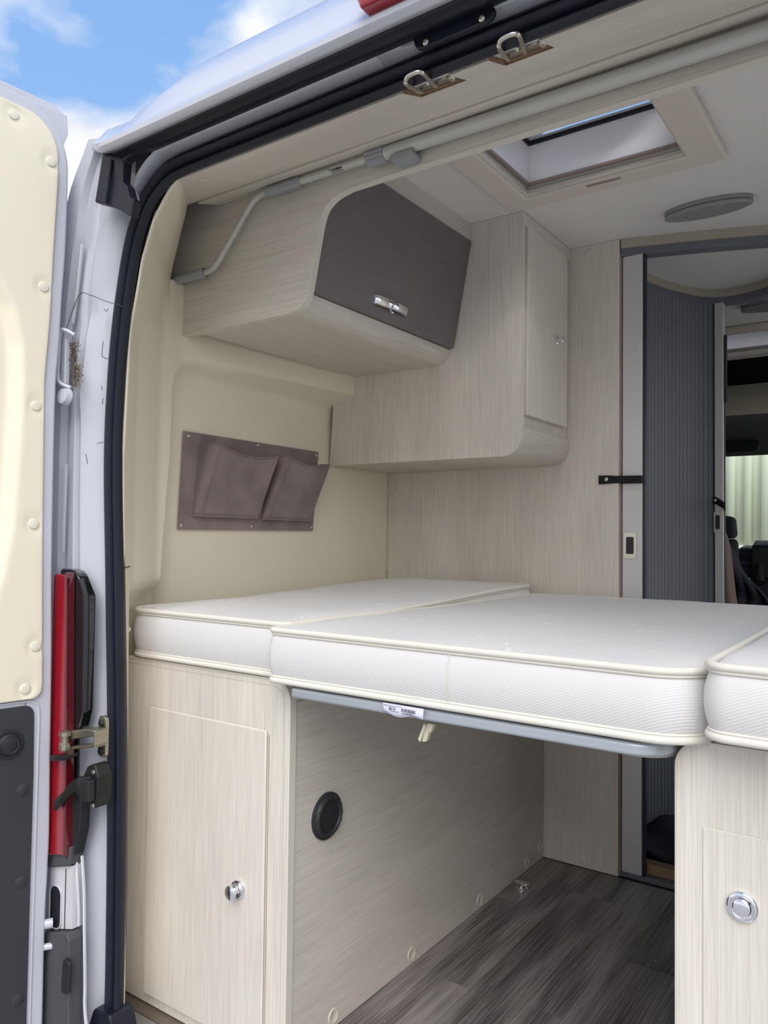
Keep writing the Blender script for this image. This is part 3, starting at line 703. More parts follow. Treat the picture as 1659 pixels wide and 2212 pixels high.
# upper hinge loop
uh = thing('upper_hinge', 'white painted upper door hinge bracket with debris beside it', 'hinge', (-1.545, .96, 1.40))
obj('hinge_loop', ntube(catmull([(-1.500, .968, 1.456), (-1.515, .955, 1.466), (-1.526, .950, 1.462), (-1.528, .950, 1.42), (-1.530, .950, 1.37), (-1.524, .953, 1.352), (-1.505, .966, 1.342)], 5), .0045, seg=10), white_paint, uh)
obj('hinge_leaf', nprism(rpoly([(-1.545, 1.455, .006), (-1.52, 1.45, .006), (-1.518, 1.35, .006), (-1.545, 1.34, .006)]), 'y', .960, .972), white_paint, uh, bevel=.003)
obj('hinge_cup', nlathe((-1.514, .962, 1.322), (0.1, -1, .1), [(0, .020), (.012, .016), (.014, .0)], seg=18), white_paint, uh)
# litter caught under the hinge
bm = bmesh.new(); rnd = random.Random(3)
for i in range(620):
    t = rnd.random(); z = 1.445 - 0.10 * t + rnd.gauss(0, .006); x = -1.512 + 0.006 * t + rnd.gauss(.004, .0085) + (0.016 * rnd.random() if z < 1.39 else 0)
    y = .968 + rnd.random() * .008
    d = Vector((rnd.uniform(-1, 1), rnd.uniform(-.4, .4), rnd.uniform(-1, 1))).normalized() * rnd.uniform(.001, .0042)
    c = Vector((x, y, z)); p = frame_axes(d)[0] * rnd.uniform(.0005, .0011)
    vs = [bm.verts.new(c - d - p), bm.verts.new(c + d - p * .3), bm.verts.new(c + d * .8 + p), bm.verts.new(c - d * .6 + p)]
    bm.faces.new(vs)
lit = obj('leaf_litter', bm, litter_m, None); tag(lit, 'brown dry leaf litter caught in the pillar channel at the hinge', 'debris'); lit['kind'] = 'stuff'
bm = bmesh.new()
for i in range(260):
    z = rnd.gauss(1.375, .026); x = rnd.gauss(-1.500, .010); y = .972 + rnd.random() * .005
    lathe(bm, (x, y, z), (rnd.uniform(-1, 1), .3, rnd.uniform(-1, 1)), [(0, 0), (.0007, .0007), (.002, 0)], seg=5)
lit2 = obj('seed_litter', bm, litter_g, None); tag(lit2, 'pale seed husks scattered among the leaf litter at the hinge', 'debris'); lit2['kind'] = 'stuff'
bm = bmesh.new()
for P in ([(-1.437, 1.000, 1.44), (-1.440, 1.000, 1.425), (-1.441, 1.000, 1.408)], [(-1.441, 1.000, 1.408), (-1.43, 1.003, 1.402), (-1.423, 1.006, 1.402)],
          [(-1.428, 1.004, 1.510), (-1.433, 1.003, 1.504), (-1.438, 1.0, 1.509)], [(-1.475, .990, 1.200), (-1.471, .990, 1.188), (-1.468, .99, 1.178)],
          [(-1.447, .998, 1.221), (-1.440, 1.0, 1.223), (-1.434, 1.003, 1.224)], [(-1.44, 1.0, 1.345), (-1.437, 1.0, 1.335)], [(-1.436, 1.002, 1.318), (-1.438, 1.002, 1.305)]):
    tube(bm, [Vector(p) - Vector((0, .004, 0)) for p in P], .0007, seg=5)
tw = obj('twigs', bm, twig_m, None); tag(tw, 'tiny dark twigs stuck to the white door pillar', 'debris'); tw['kind'] = 'stuff'
# ---- lower hinge link (zinc plated) and its arm
hl = thing('hinge_link', 'zinc plated folding hinge link bolted to the pillar above the check strap', 'hinge', (-1.41, .96, .60))
obj('foot_plate', nprism(rpoly([(-1.412, .570, .010), (-1.386, .570, .010), (-1.386, .655, .012), (-1.412, .655, .012)]), 'y', .988, .996), zinc, hl, bevel=.001)
obj('bolt', nlathe((-1.399, .988, .640), (0, -1, 0), [(0, .0075), (.004, .0075), (.0055, .006), (.0055, 0)], seg=6), greasy, hl)
obj('bolt', nlathe((-1.399, .988, .582), (0, -1, 0), [(0, .0075), (.004, .0075), (.0055, .006), (.0055, 0)], seg=6), greasy, hl)
obj('upper_bar', nprism([(-1.472, .600), (-1.378, .622), (-1.378, .634), (-1.40, .634), (-1.472, .618)], 'y', .955, .984), zinc, hl, bevel=.003)
obj('lower_bar', nprism([(-1.455, .583), (-1.376, .600), (-1.376, .606), (-1.455, .590)], 'y', .955, .984), zinc, hl, bevel=.002)
obj('end_web', nbox(-1.380, -1.376, .955, .986, .602, .632), zinc, hl, bevel=.001)
obj('pivot', nlathe((-1.462, .945, .585), (0, 0, 1), [(0, .011), (.012, .011), (.014, .008), (.026, .008), (.028, .012), (.036, .012), (.038, .006), (.038, 0)], seg=18), zinc, hl)
obj('link_arm', nprism([(-1.452, .575), (-1.420, .585), (-1.420, .578), (-1.45, .566), (-1.50, .556), (-1.50, .568)], 'y', .935, .950), greasy, hl, bevel=.002)
cs = thing('check_strap', 'curved black check strap with greasy bracket on the pillar', 'check strap', (-1.40, .96, .52))
obj('bracket', nprism(rpoly([(-1.410, .555, .012), (-1.385, .567, .012), (-1.372, .540, .006), (-1.372, .50, .006), (-1.385, .470, .012), (-1.412, .482, .01), (-1.425, .51, .01), (-1.425, .53, .01)]), 'y', .962, .996), greasy, cs, bevel=.004)
obj('roller_box', nbox(-1.410, -1.378, .945, .962, .492, .535), black_pl, cs, bevel=.003)
screw(cs, (-1.386, .962, .548), (0, -1, 0), .0055); screw(cs, (-1.386, .962, .482), (0, -1, 0), .0055)
P = catmull([(-1.395, .962, .526), (-1.418, .950, .522), (-1.438, .945, .508), (-1.458, .943, .488), (-1.478, .943, .474), (-1.488, .942, .466)], 5)
rws = []
for p in P: rws.append([p + Vector((0, 0, -.012)), p + Vector((0, 0, .012))])
bm = grid(bmesh.new(), rws); o = obj('strap_arm', bm, greasy, cs); md = o.modifiers.new('s', 'SOLIDIFY'); md.thickness = .006; md.offset = 0
o.modifiers.new('b', 'BEVEL').width = .001
obj('stop_knuckle', nlathe((-1.416, .955, .500), (0, 0, 1), [(0, .008), (.004, .011), (.03, .011), (.034, .008), (.034, 0)], seg=14), greasy, cs)
# ================================================================== OPEN REAR DOOR (left leaf)
DA = R(10.7)
DK = 0.94        # the leaf hangs a little rearward of the pillar
def DP(s, z, off=0.0):
    return Vector(((-1.60 - math.sin(DA) * s + math.cos(DA) * off) * DK, (1.0 - math.cos(DA) * s - math.sin(DA) * off) * DK, 1.03 + (z - 1.03) * DK))
DN = Vector((math.cos(DA), -math.sin(DA), 0))
rd = thing('rear_door', 'white rear van door standing open with cream upper and black lower lining', 'door', (-1.66, .65, .9))
def dprism(pts, o0, o1):
    bm = bmesh.new()
    A = [bm.verts.new(DP(s, z, o0)) for s, z in pts]; B = [bm.verts.new(DP(s, z, o1)) for s, z in pts]; n = len(pts)
    bm.faces.new(A); bm.faces.new(B[::-1])
    for i in range(n): bm.faces.new((A[i], B[i], B[(i + 1) % n], A[(i + 1) % n]))
    return bm
rimc = [tuple(p) for p in catmull([(0.74, 2.000), (.40, 2.000), (.20, 1.999), (0.1439, 1.9961), (0.0832, 1.9896), (0.0591, 1.9800), (0.0250, 1.9552), (0.004, 1.9204), (-0.0070, 1.8800), (-0.0094, 1.8395), (-0.0088, 1.7377), (-0.0070, 1.6500), (-0.003, 1.57), (0.001, 1.45), (0.006, 1.36), (0.0061, 1.1757), (0.0043, 0.9624), (-0.0004, 0.7564), (-0.003, 0.5342), (-0.0053, 0.365), (-0.0033, 0.2816), (-0.0006, 0.1517), (-0.001, -0.05)], 3)]
obj('door_frame', dprism(rimc + [(0.0, -.25), (.02, -.33), (0.74, -.33), (.74, -.28), (.055, -.28), (.055, 1.84), (.075, 1.90), (.12, 1.935), (.74, 1.94)], -.035, -.004), white_paint, rd, bevel=.006, seg=3)
obj('frame_crossbar', dprism([(.056, .60), (.056, .72), (.74, .72), (.74, .60)], -.03, -.0045), white_paint, rd)
obj('outer_skin', dprism([(.76, 2.06), (.10, 2.06), (-.012, 2.052), (-.040, 2.035), (-.043, 1.985), (.0, 1.90), (.012, 1.4), (.012, -.34), (.76, -.34)], -.125, -.100), white_paint, rd, bevel=.006, seg=2)
obj('door_core', dprism([(.73, 1.97), (.10, 1.97), (.03, 1.90), (.02, 1.4), (.02, -.31), (.73, -.31)], -.1, -.035), white_paint, rd)
obj('gusset_fold', dprism([(.055, 2.030), (-.034, 2.028), (-.038, 1.985), (-.01, 1.90), (.02, 1.95)], -.099, -.085), white_paint, rd, bevel=.002)
# cream lining, moulded
cur_edge = [(.668, .0395), (.672, .0310), (.680, .0235), (.6945, .0212), (.9249, .0271), (1.0436, .0296), (1.1739, .0314), (1.3697, .0339), (1.51, .0254), (1.6634, .0216), (1.8311, .0155), (1.87, .0160), (1.8907, .018), (1.9071, .0226), (1.9302, .0345), (1.9486, .0552), (1.9597, .0775), (1.9655, .1431), (1.968, .30), (1.969, .70)]
dish = [(.90, .120), (.9511, .1071), (1.0505, .0908), (1.1812, .0847), (1.30, .0800), (1.3638, .0797), (1.4445, .0838), (1.5218, .1031), (1.5754, .1329), (1.62, .20), (1.64, .35)]
studs = [(0.1149, 1.9377), (0.0327, 1.8622), (0.0417, 1.5768), (0.0519, 1.3095), (0.0501, 1.0493), (0.0393, 0.7814), (0.0585, 0.6911)]
zr = [.668, .670, .673, .677, .682, .69] + [round(.70 + .012 * i, 4) for i in range(100)] + [1.90, 1.912, 1.922, 1.932, 1.940, 1.947, 1.953, 1.958, 1.962, 1.9655, 1.967]
rws = []
for z in zr:
    s0 = lerp(cur_edge, z); row = [DP(s0, z, -.0035)]
    ss = [s0 + .0004, s0 + .002, s0 + .004] + [s0 + .004 + .006 * i for i in range(1, 22)] + [s0 + .14 + .04 * i for i in range(14)]
    for s in ss:
        ed = min(1, (s - s0) / .004)
        o = .004 * math.sqrt(max(0, 1 - (1 - ed) ** 2)) - .0005
        if z < 1.66: o -= .022 * sm((s - lerp(dish, z) + .004) / .035) * sm((z - .84) / .10) * sm((1.64 - z) / .05)
        for sx, sz in studs:
            d = math.hypot(s - sx, z - sz)
            if d < .022: o -= .0026 * sm((.022 - d) / .006)
        row.append(DP(min(s, .72), z, o))
    rws.append(row)
o = obj('cream_lining', grid(bmesh.new(), rws), cream, rd, ang=50)
md = o.modifiers.new('s', 'SOLIDIFY'); md.thickness = .003; md.offset = -1
for s, z in studs:
    obj('trim_stud', nlathe(DP(s, z, -.001), DN, [(0, .0105), (.003, .0105), (.0048, .0092), (.0054, .006), (.0056, 0)], seg=22), cream_dot, rd)
lowb = rpoly([(0.72, .652, 0), (0.0375, .6545, .022), (.0355, .50, 0), (.0358, .3785, 0), (.0367, -.002, 0), (.037, -.29, .02), (.72, -.29, 0)])
o = obj('black_lining', dprism(lowb, -.0045, .001), black_trim, rd, bevel=.002)
o['label'] = 'black grained lower lining'
obj('pressed_groove', ntube([DP(s, z, -.0045) for s, z in catmull([(.70, .6615), (.20, .6615), (.06, .6625), (.035, .655), (.026, .635), (.026, .50), (.0275, .2), (.029, -.2)], 4)], .0028, seg=8), white_paint, rd)
for s, z in ((0.0577, 0.474), (0.0564, 0.2772), (0.0576, 0.0279)):
    obj('black_stud', nlathe(DP(s, z, .000), DN, [(0, .0125), (.002, .0122), (.0036, .009), (.0042, 0)], seg=22), black_trim, rd)
kb = obj('rubber_stop', nlathe(DP(.0898, .577, .0005), DN, [(0, .030), (.003, .0295), (.004, .026), (.003, .0225), (.0075, .021), (.0105, .018), (.0095, .016), (.011, .013), (.0115, 0)], seg=36), black_pl, rd)
obj('hinge_pin_clip', nlathe(DP(.0, .165, -.01), (.5, .8, 0), [(0, .010), (.016, .010), (.018, 0)], seg=14), white_paint, rd)
obj('hinge_pin_clip', nlathe(DP(.0, .115, -.01), (.5, .8, 0), [(0, .007), (.016, .007), (.018, 0)], seg=14), white_paint, rd)
# ================================================================== SILL
sill = thing('door_sill', 'dirty grey and bronze step sill under the bed cabinet', 'sill', (XC, 1.1, -.05))
sill['kind'] = 'structure'
obj('bronze_trim', nprism([(1.133, -.030), (1.172, -.0225), (1.172, -.045), (1.133, -.045)], 'x', -1.535, .215), brown_alu, sill, bevel=.002)
obj('grey_step', nprism([(1.096, -.035), (1.1325, -.032), (1.1325, -.0455), (1.17, -.0455), (1.17, -.12), (1.096, -.12)], 'x', -1.52, .20), sill_m, sill, bevel=.002)
obj('painted_sill', nprism([(.95, -.050), (.98, -.042), (1.0955, -.035), (1.0955, -.12), (.96, -.14), (.945, -.32), (.935, -.32)], 'x', -1.455, .12), white_paint, sill, bevel=.005)
obj('dirt_patch', nprism(rpoly([(-1.51, 1.131, .008), (-1.455, 1.131, .008), (-1.462, 1.105, .008), (-1.50, 1.098, .008)]), 'z', -.0350, -.0315), black_matte, sill)
# ================================================================== BED CABINETS
def panel_edge(parent, pts, y0, y1, w=.0022):
    bm = bmesh.new()
    n = len(pts); P = [Vector(p) for p in pts]; rings = []
    for i in range(n):
        t = (P[min(i + 1, n - 1)] - P[max(i - 1, 0)]).normalized(); nn = Vector((-t.y, t.x))
        a, b = P[i] - nn * .0002, P[i] + nn * w
        rings.append([bm.verts.new((a.x, y0, a.y)), bm.verts.new((b.x, y0 + .0008, b.y)), bm.verts.new((b.x, y1, b.y)), bm.verts.new((a.x, y1, a.y))])
    for A, B in zip(rings, rings[1:]):
        for k in range(4): bm.faces.new((A[k], A[(k + 1) % 4], B[(k + 1) % 4], B[k]))
    bm.faces.new(rings[0]); bm.faces.new(rings[-1][::-1])
    return obj('edge_strip', bm, edge_m, parent, ang=50)
def push_knob(parent, c, ax, r=.021, out=.0):
    k = obj('knob', nlathe(c, ax, [(0, r), (.0035, r), (.0055, r * .93), (.0062, r * .80), (.0045, r * .74), (.0055, r * .70), (.0062, r * .66)] + ([(.0075, r * .64), (.010, r * .5), (.011, r * .25), (.0112, 0)] if out == 0 else [(.004, r * .62), (.006, r * .50), (.013, r * .42), (out - .006, r * .5), (out - .003, r * .72), (out, r * .75), (out + .0015, r * .66), (out + .002, 0)]), seg=40), chrome, parent)
    k['label'] = 'chrome push knob'
    return k
# left cabinet
bc = thing('bed_cabinet', 'pale oak bed cabinet beside the door seal with black vent and pulled-out knob', 'cabinet', (-1.29, 1.6, 0))
top = .742; Rr = .040
out = [(-1.540, -.020), (-1.540, top), (XB - Rr, top)] + [(x, z) for x, z in arc(XB - Rr, top - Rr, Rr, 90, 0, 10)][1:] + [(XB, -.020)]
obj('front_panel', nprism(out, 'y', 1.154, 1.171), oak_v, bc, smooth=False)
panel_edge(bc, out[1:], 1.1525, 1.1712, .0028)
obj('edge_bead', ntube([(x, 1.1545, z) for x, z in [(-1.538, top - .0125), (XB - Rr - .004, top - .0125)] + [(x, z) for x, z in arc(XB - Rr - .004, top - Rr - .0035, Rr - .009, 90, 0, 8)][1:] + [(XB - .0125, 0.0)]], .0007, seg=6), rail_br, bc)
dr = obj('door', nprism([(-1.452, .002), (-1.452, .640), (-1.0885, .640), (-1.0885, .002)], 'y', 1.1455, 1.154), oak_v, bc, bevel=.0045, seg=1, smooth=False)
obj('door_gap', nbox(-1.0868, -1.0853, 1.1536, 1.155, .002, .630), rail_br, bc, smooth=False)
push_knob(dr, (-1.155, 1.1455, .312), (0, -1, 0), .0185, .026)
obj('side_panel', nbox(XB - .018, XB, 1.1715, 2.390, 0.0005, .700), oak_y, bc, smooth=False)
obj('top_board', nbox(-1.60, XB - .001, 1.1715, 2.388, .7005, .716), oak_y, bc, smooth=False)
obj('back_board', nbox(-1.62, -1.605, 1.22, 2.388, 0.0005, .700), oak_y, bc, smooth=False)
for y, z in ((1.305, .024), (1.606, .024), (1.954, .024), (2.264, .024), (2.362, .040)):
    c_ = obj('screw_cap', nlathe((XB, y, z), (1, 0, 0), [(0, .0165), (.0012, .0165), (.0022, .0145), (.0016, .0135), (.0014, 0)], seg=30), edge_m, bc)
vent = obj('air_vent', nlathe((XB, 1.273, .449), (1, 0, 0), [(0, .048), (.004, .048), (.0055, .0465), (.0065, .043), (.012, .040), (.0135, .037), (.012, .034), (.0085, .032), (.0095, .012), (.009, 0)], seg=48), black_pl, bc)
vent['label'] = 'round black heater outlet'
for i in range(14):
    a = 2 * math.pi * i / 14
    obj('vent_notch', nbox(XB + .006, XB + .0125, 1.273 + 0.0390 * math.cos(a) - .0016, 1.273 + 0.0390 * math.cos(a) + .0016, .449 + 0.0390 * math.sin(a) - .0016, .449 + 0.0390 * math.sin(a) + .0016), black_matte, vent, smooth=False)
# right cabinet
bc2 = thing('bed_cabinet', 'pale oak bed cabinet at the right edge with round chrome push knob', 'cabinet', (-.05, 1.6, 0))
out2 = [(XR, -.020)] + arc(XR + .036, .7465 - .036, .036, 180, 90, 10) + [(.212, .7465), (.212, -.020)]
obj('front_panel', nprism(out2, 'y', 1.154, 1.171), oak_v, bc2, smooth=False)
panel_edge(bc2, out2[:-1], 1.1525, 1.1712, .0028)
dr2 = obj('door', nprism([(-.262, .002), (-.262, .6325), (.17, .6325), (.17, .002)], 'y', 1.1512, 1.154), oak_v, bc2, bevel=.002, seg=1, smooth=False)
push_knob(dr2, (-.211, 1.1512, .538), (0, -1, 0), .0205)
obj('side_panel', nbox(XR, XR + .018, 1.1715, 2.390, 0.0005, .700), oak_y, bc2, smooth=False)
obj('top_board', nbox(XR + .001, .33, 1.1715, 2.388, .7005, .716), oak_y, bc2, smooth=False)
obj('batten', nbox(-.222, .20, 1.176, 1.215, .7165, .764), edge_m, bc2, bevel=.003)
# bed frame spanning the gap
bf = thing('slatted_bed_base', 'silver grey lacquered tray frame spanning the gap between cabinets', 'bed frame', (XC, 1.6, .73))
fo = rpoly([(-.986, 1.103, .006), (-.2995, 1.103, .055), (-.2995, 2.34, .05), (-.986, 2.34, .05)], 12)
obj('tray_edge', nprism(fo, 'z', .7255, .7455), frame_grey, bf, bevel=.006, seg=3)
obj('slat_base', nprism(rpoly([(-1.02, 1.175, .02), (-.306, 1.14, .05), (-.306, 2.32, .02), (-1.02, 2.32, .02)]), 'z', .716, .7250), oak_y, bf)
cl = obj('plastic_clip', nprism(rpoly([(-.7080, .682, .003), (-.6985, .686, .003), (-.6930, .702, .002), (-.6905, .701, .001), (-.684, .7165, .002), (-.697, .7165, .002), (-.704, .700, .002)]), 'y', 1.125, 1.135), clip_m, bf, bevel=.001)
obj('clip_tongue', nprism([(-.7125, .688), (-.7085, .684), (-.698, .712), (-.701, .7165)], 'y', 1.121, 1.1245), clip_m, cl)
# ================================================================== MATTRESSES
def mattress(name_label, x0, x1, y0, y1, z0, z1, rad, rise=0.0, bulge=.010, top=None, pr=.0058):
    cx, cy = (x0 + x1) / 2, (y0 + y1) / 2
    t = thing('mattress', name_label, 'mattress', (cx, cy, z0), 'ivory mattress sections')
    base = rpoly([(x0, y0, rad[0]), (x1, y0, rad[1]), (x1, y1, rad[2]), (x0, y1, rad[3])], 10)
    # subdivide the straight runs
    P = []
    for i, p in enumerate(base):
        q = base[(i + 1) % len(base)]; d = math.dist(p, q); k = max(1, int(d / .05))
        for j in range(k): P.append((p[0] + (q[0] - p[0]) * j / k, p[1] + (q[1] - p[1]) * j / k))
    N = len(P)
    def nrm(i):
        a, b = P[i - 1], P[(i + 1) % N]; d = Vector((b[0] - a[0], b[1] - a[1])).normalized(); return Vector((d.y, -d.x))
    NR = [nrm(i) for i in range(N)]
    lift = lambda y: rise * sm((y - y0 - .25) / (y1 - y0 - .3))
    wob = lambda x, y: .0016 * math.sin(x * 17 + y * 5) + .0012 * math.sin(y * 23 + x * 3)
    H = z1 - z0
    def ring(bm, off, z, dome=False):
        vs = []
        for i, p in enumerate(P):
            x = p[0] + NR[i].x * off; y = p[1] + NR[i].y * off
            vs.append(bm.verts.new((x, y, z + lift(y))))
        return vs
    bm = bmesh.new()
    prof = []
    for k in range(11):
        v = k / 10; prof.append((-.006 + (bulge + .004) * math.sin(math.pi * (.06 + .88 * v)) ** .7, z0 + .008 + (H - .016) * v))
    rings = [ring(bm, -.010, z0 + .003)] + [ring(bm, a, b) for a, b in prof] + [ring(bm, -.010, z1 - .004)]
    for A, B in zip(rings, rings[1:]):
        for i in range(N): bm.faces.new((A[i], A[(i + 1) % N], B[(i + 1) % N], B[i]))
    bm.faces.new(rings[0][::-1])
    obj('side_border', bm, tick_side, t, ang=60)
    bm = bmesh.new()
    rs = []
    def tring(f, z):
        vs = []
        for i, p in enumerate(P):
            px, py = p[0] - NR[i].x * .008, p[1] - NR[i].y * .008
            x = cx + (px - cx) * f; y = cy + (py - cy) * f
            vs.append(bm.verts.new((x, y, z + lift(y) + (wob(x, y) if f < .97 else 0))))
        return vs
    for f, dz in ((1, -.004), (.985, -.0005), (.96, .003), (.9, .006), (.8, .008), (.65, .009), (.45, .0095), (.25, .0095), (.1, .0095)): rs.append(tring(f, z1 + dz))
    for A, B in zip(rs, rs[1:]):
        for i in range(N): bm.faces.new((A[i], A[(i + 1) % N], B[(i + 1) % N], B[i]))
    bm.faces.new(rs[-1])
    obj('top_panel', bm, tick_top, t, ang=60)
    for zz, nm in ((z1 - .0035, 'top_piping'), (z0 + .0055, 'bottom_piping')):
        pts = [Vector((p[0] + NR[i].x * .001, p[1] + NR[i].y * .001, zz + lift(p[1]))) for i, p in enumerate(P)]
        obj('piping', ntube(pts, pr, seg=10, closed=True), piping_m, t)
        pts2 = [Vector((p[0] + NR[i].x * .0015, p[1] + NR[i].y * .0015, zz + (-.0075 if nm[0] == 't' else .0075) + lift(p[1]))) for i, p in enumerate(P)]
        obj('stitch_flange', ntube(pts2, .0022, seg=6, closed=True), piping_m, t)
    return t
mL = mattress('ivory mattress section against the cream side wall, far end raised', -1.548, -1.049, 1.152, 2.335, .7470, .857, (.065, .018, .05, .03), rise=.026)
mM = mattress('wide ivory middle mattress section lying on the grey tray frame', -1.040, -.252, 1.103, 2.345, .7490, .853, (.014, .075, .02, .03), rise=.0)
mR = mattress('ivory mattress section at the right edge on its cabinet', -.244, .200, 1.088, 2.335, .7675, .869, (.030, .05, .05, .03), rise=.012)
# sewn seam down the middle border, care label
obj('border_seam', ntube([(-.640, 1.1015, .754), (-.6402, 1.0955, .775), (-.640, 1.0935, .80), (-.6405, 1.0955, .828), (-.640, 1.1015, .845)], .0006, seg=5), piping_m, mM)
rws = []
for i in range(25):
    f = i / 24; x = -.770 + .083 * f; w = .0028 * math.sin(f * 2 * math.pi * 1.5 + 2.6)
    rws.append([(x, 1.098 , .7465), (x + .0012, 1.0955 + w * .5, .739), (x + .002, 1.094 + w, .7302 + .0035 * math.sin(f * 2 * math.pi * 1.35 + 1.0))])
lb = obj('care_label', grid(bmesh.new(), rws), paper, mM); lb['label'] = 'white paper care label with barcodes'
md = lb.modifiers.new('s', 'SOLIDIFY'); md.thickness = .0004
bm = bmesh.new(); rb = random.Random(5)
def ly(x):
    f = (x + .770) / .083; return 1.0955 + .0028 * math.sin(f * 2 * math.pi * 1.5 + 2.6) * .5 - .0008
for xa, xb in ((-.7535, -.7405), (-.730, -.700)):
    x = xa
    while x < xb:
        w = rb.choice((.0003, .0005, .0008)); y = ly(x) - .0006
        bm.faces.new([bm.verts.new(v) for v in ((x, y, .7365), (x + w, y, .7365), (x + w, y, .7425), (x, y, .7425))]); x += w + rb.choice((.0004, .0006, .001))
for xa, xb, z in ((-.752, -.736, .7345), (-.728, -.707, .7335), (-.765, -.73, .7437)):
    x = xa
    while x < xb:
        w = rb.uniform(.0006, .0014); y = ly(x) - .0010
        bm.faces.new([bm.verts.new(v) for v in ((x, y, z), (x + w, y, z), (x + w, y, z + .0013), (x, y, z + .0013))]); x += w + .0006
ib = obj('label_print', bm, ink, lb, smooth=False)
# ================================================================== OVERHEAD CABINET with the cross beam
oc = thing('overhead_cabinet', 'overhead locker with dark taupe lift-up door and chrome handle', 'cabinet', (-1.35, 1.7, 1.7))
edge = [(-1.608, 1.5545), (-1.245, 1.5560)] + [tuple(p) for p in catmull([(-1.225, 1.5572), (-1.196, 1.5650), (-1.177, 1.5835), (-1.1705, 1.605)], 5)] + [(-1.1600, 1.655), (-1.1430, 1.738)] + [tuple(p) for p in catmull([(-1.1390, 1.757), (-1.1240, 1.783), (-1.0960, 1.801), (-1.055, 1.8095)], 5)][1:] + [(-.90, 1.8110), (.335, 1.8120)]
poly = edge + [(.335, 1.960), (-1.620, 1.960), (-1.690, 1.78), (-1.668, 1.68), (-1.608, 1.672)]
obj('end_panel', nprism(poly, 'y', 1.351, 1.368), oak_x, oc, smooth=False)
# (edge band runs the visible lower edge)
bm = bmesh.new(); P = [Vector(p) for p in edge]; rg = []
for i in range(len(P)):
    t = (P[min(i + 1, len(P) - 1)] - P[max(i - 1, 0)]).normalized(); nn = Vector((t.y, -t.x))
    a = P[i] + nn * .0002; b = P[i] + nn * .0022
    rg.append([bm.verts.new((a.x, 1.3495, a.y)), bm.verts.new((b.x, 1.3500, b.y)), bm.verts.new((b.x, 1.3690, b.y)), bm.verts.new((a.x, 1.3690, a.y))])
for A, B in zip(rg, rg[1:]):
    for k in range(4): bm.faces.new((A[k], A[(k + 1) % 4], B[(k + 1) % 4], B[k]))
obj('edge_strip', bm, edge_m, oc, ang=50)
bot = [(-1.560, 1.571), (-1.560, 1.5575), (-1.245, 1.5575)] + [tuple(p) for p in catmull([(-1.228, 1.5585), (-1.206, 1.5680), (-1.194, 1.584), (-1.1895, 1.601)], 5)] + [(-1.206, 1.601), (-1.222, 1.575), (-1.245, 1.571)]
obj('bottom_panel', nprism(bot, 'y', 1.3695, 2.029), oak_y, oc, ang=30)
dz = [(-1.1905, 1.6035), (-1.1745, 1.6035), (-1.1165, 1.9205), (-1.1325, 1.9205)]
ocd = obj('lift_door', nprism(dz, 'y', 1.3715, 2.0275), brown_door, oc, bevel=.0015)
ocd['label'] = 'dark taupe door'
obj('top_rail', nbox(-1.138, -1.120, 1.3695, 2.029, 1.9225, 1.9745), oak_y, oc, smooth=False)
obj('carcass', nprism([(-1.555, 1.5715), (-1.21, 1.5715), (-1.194, 1.61), (-1.140, 1.92), (-1.140, 1.973), (-1.555, 1.973)], 'y', 1.3695, 2.029), edge_m, oc, smooth=False)
# bow handle on the sloping door
hd = Vector((-.0580, 0, -.3170)).normalized(); hn = Vector((.317, 0, -.058)).normalized()   # down the slope, outward normal
def HP(y, u, o):   # u = distance up the slope from the lower edge
    b = Vector((-1.1745, 0, 1.6035)) - hd * u + hn * o; return Vector((b.x, y, b.z))
ys0, ys1 = 1.597, 1.752
rws = []
for i in range(21):
    f = i / 20; y = ys0 + (ys1 - ys0) * f; o = .006 + .012 * math.sin(math.pi * f) ; w = .0125 * (1 + .05 * math.cos(2 * math.pi * f))
    if i in (0, 20): o = .002
    rws.append([HP(y, .041 - w, o - .003), HP(y, .041 - w * .8, o + .003), HP(y, .041, o + .005), HP(y, .041 + w * .8, o + .003), HP(y, .041 + w, o - .003), HP(y, .041, o - .0045), HP(y, .041 - w, o - .003)])
bm = grid(bmesh.new(), rws); bmesh.ops.remove_doubles(bm, verts=bm.verts, dist=1e-6); bmesh.ops.holes_fill(bm, edges=bm.edges)
h = obj('handle', bm, chrome, ocd, ang=35); h['label'] = 'chrome bow handle'
obj('handle_catch', nlathe(HP(1.690, .040, 0), hn, [(0, .0155), (.0015, .015), (.0025, .010), (.002, 0)], seg=24), chrome, ocd)
# ================================================================== WALL CUPBOARD at the bulkhead
wc = thing('wall_cupboard', 'tall pale oak wall cupboard on the bulkhead with small chrome knob', 'cabinet', (-1.3, 2.2, 1.6))
sp = [(-1.655, 1.268), (-1.012, 1.268)] + arc(-1.010, 1.328, .060, -90, 0, 10) + [(-.950, 1.974), (-1.56, 1.974), (-1.56, 1.505), (-1.640, 1.498)]
obj('side_panel', nprism(sp, 'y', 2.030, 2.046), oak_v, wc, smooth=False)
bt = [(-1.655, 1.280), (-1.655, 1.269), (-1.012, 1.269)] + arc(-1.010, 1.328, .058, -88, 0, 8) + [(-.952, 1.350), (-.970, 1.350), (-.972, 1.330), (-1.01, 1.282)]
obj('curved_base', nprism(bt, 'y', 2.0465, 2.388), oak_y, wc, ang=30)
obj('carcass', nbox(-1.55, -.962, 2.0465, 2.389, 1.30, 1.973), oak_v, wc, smooth=False)
obj('top_rail', nbox(-.962, -.951, 2.0465, 2.389, 1.936, 1.973), oak_y, wc, smooth=False)
cd = obj('door', nbox(-.9615, -.943, 2.052, 2.350, 1.386, 1.934), oak_v, wc, bevel=.0015)
obj('knob', nlathe((-.943, 2.270, 1.647), (1, 0, 0), [(0, .017), (.002, .017), (.004, .013), (.008, .008), (.016, .0075), (.019, .0135), (.022, .0135), (.0235, .010), (.024, 0)], seg=30), chrome, cd)
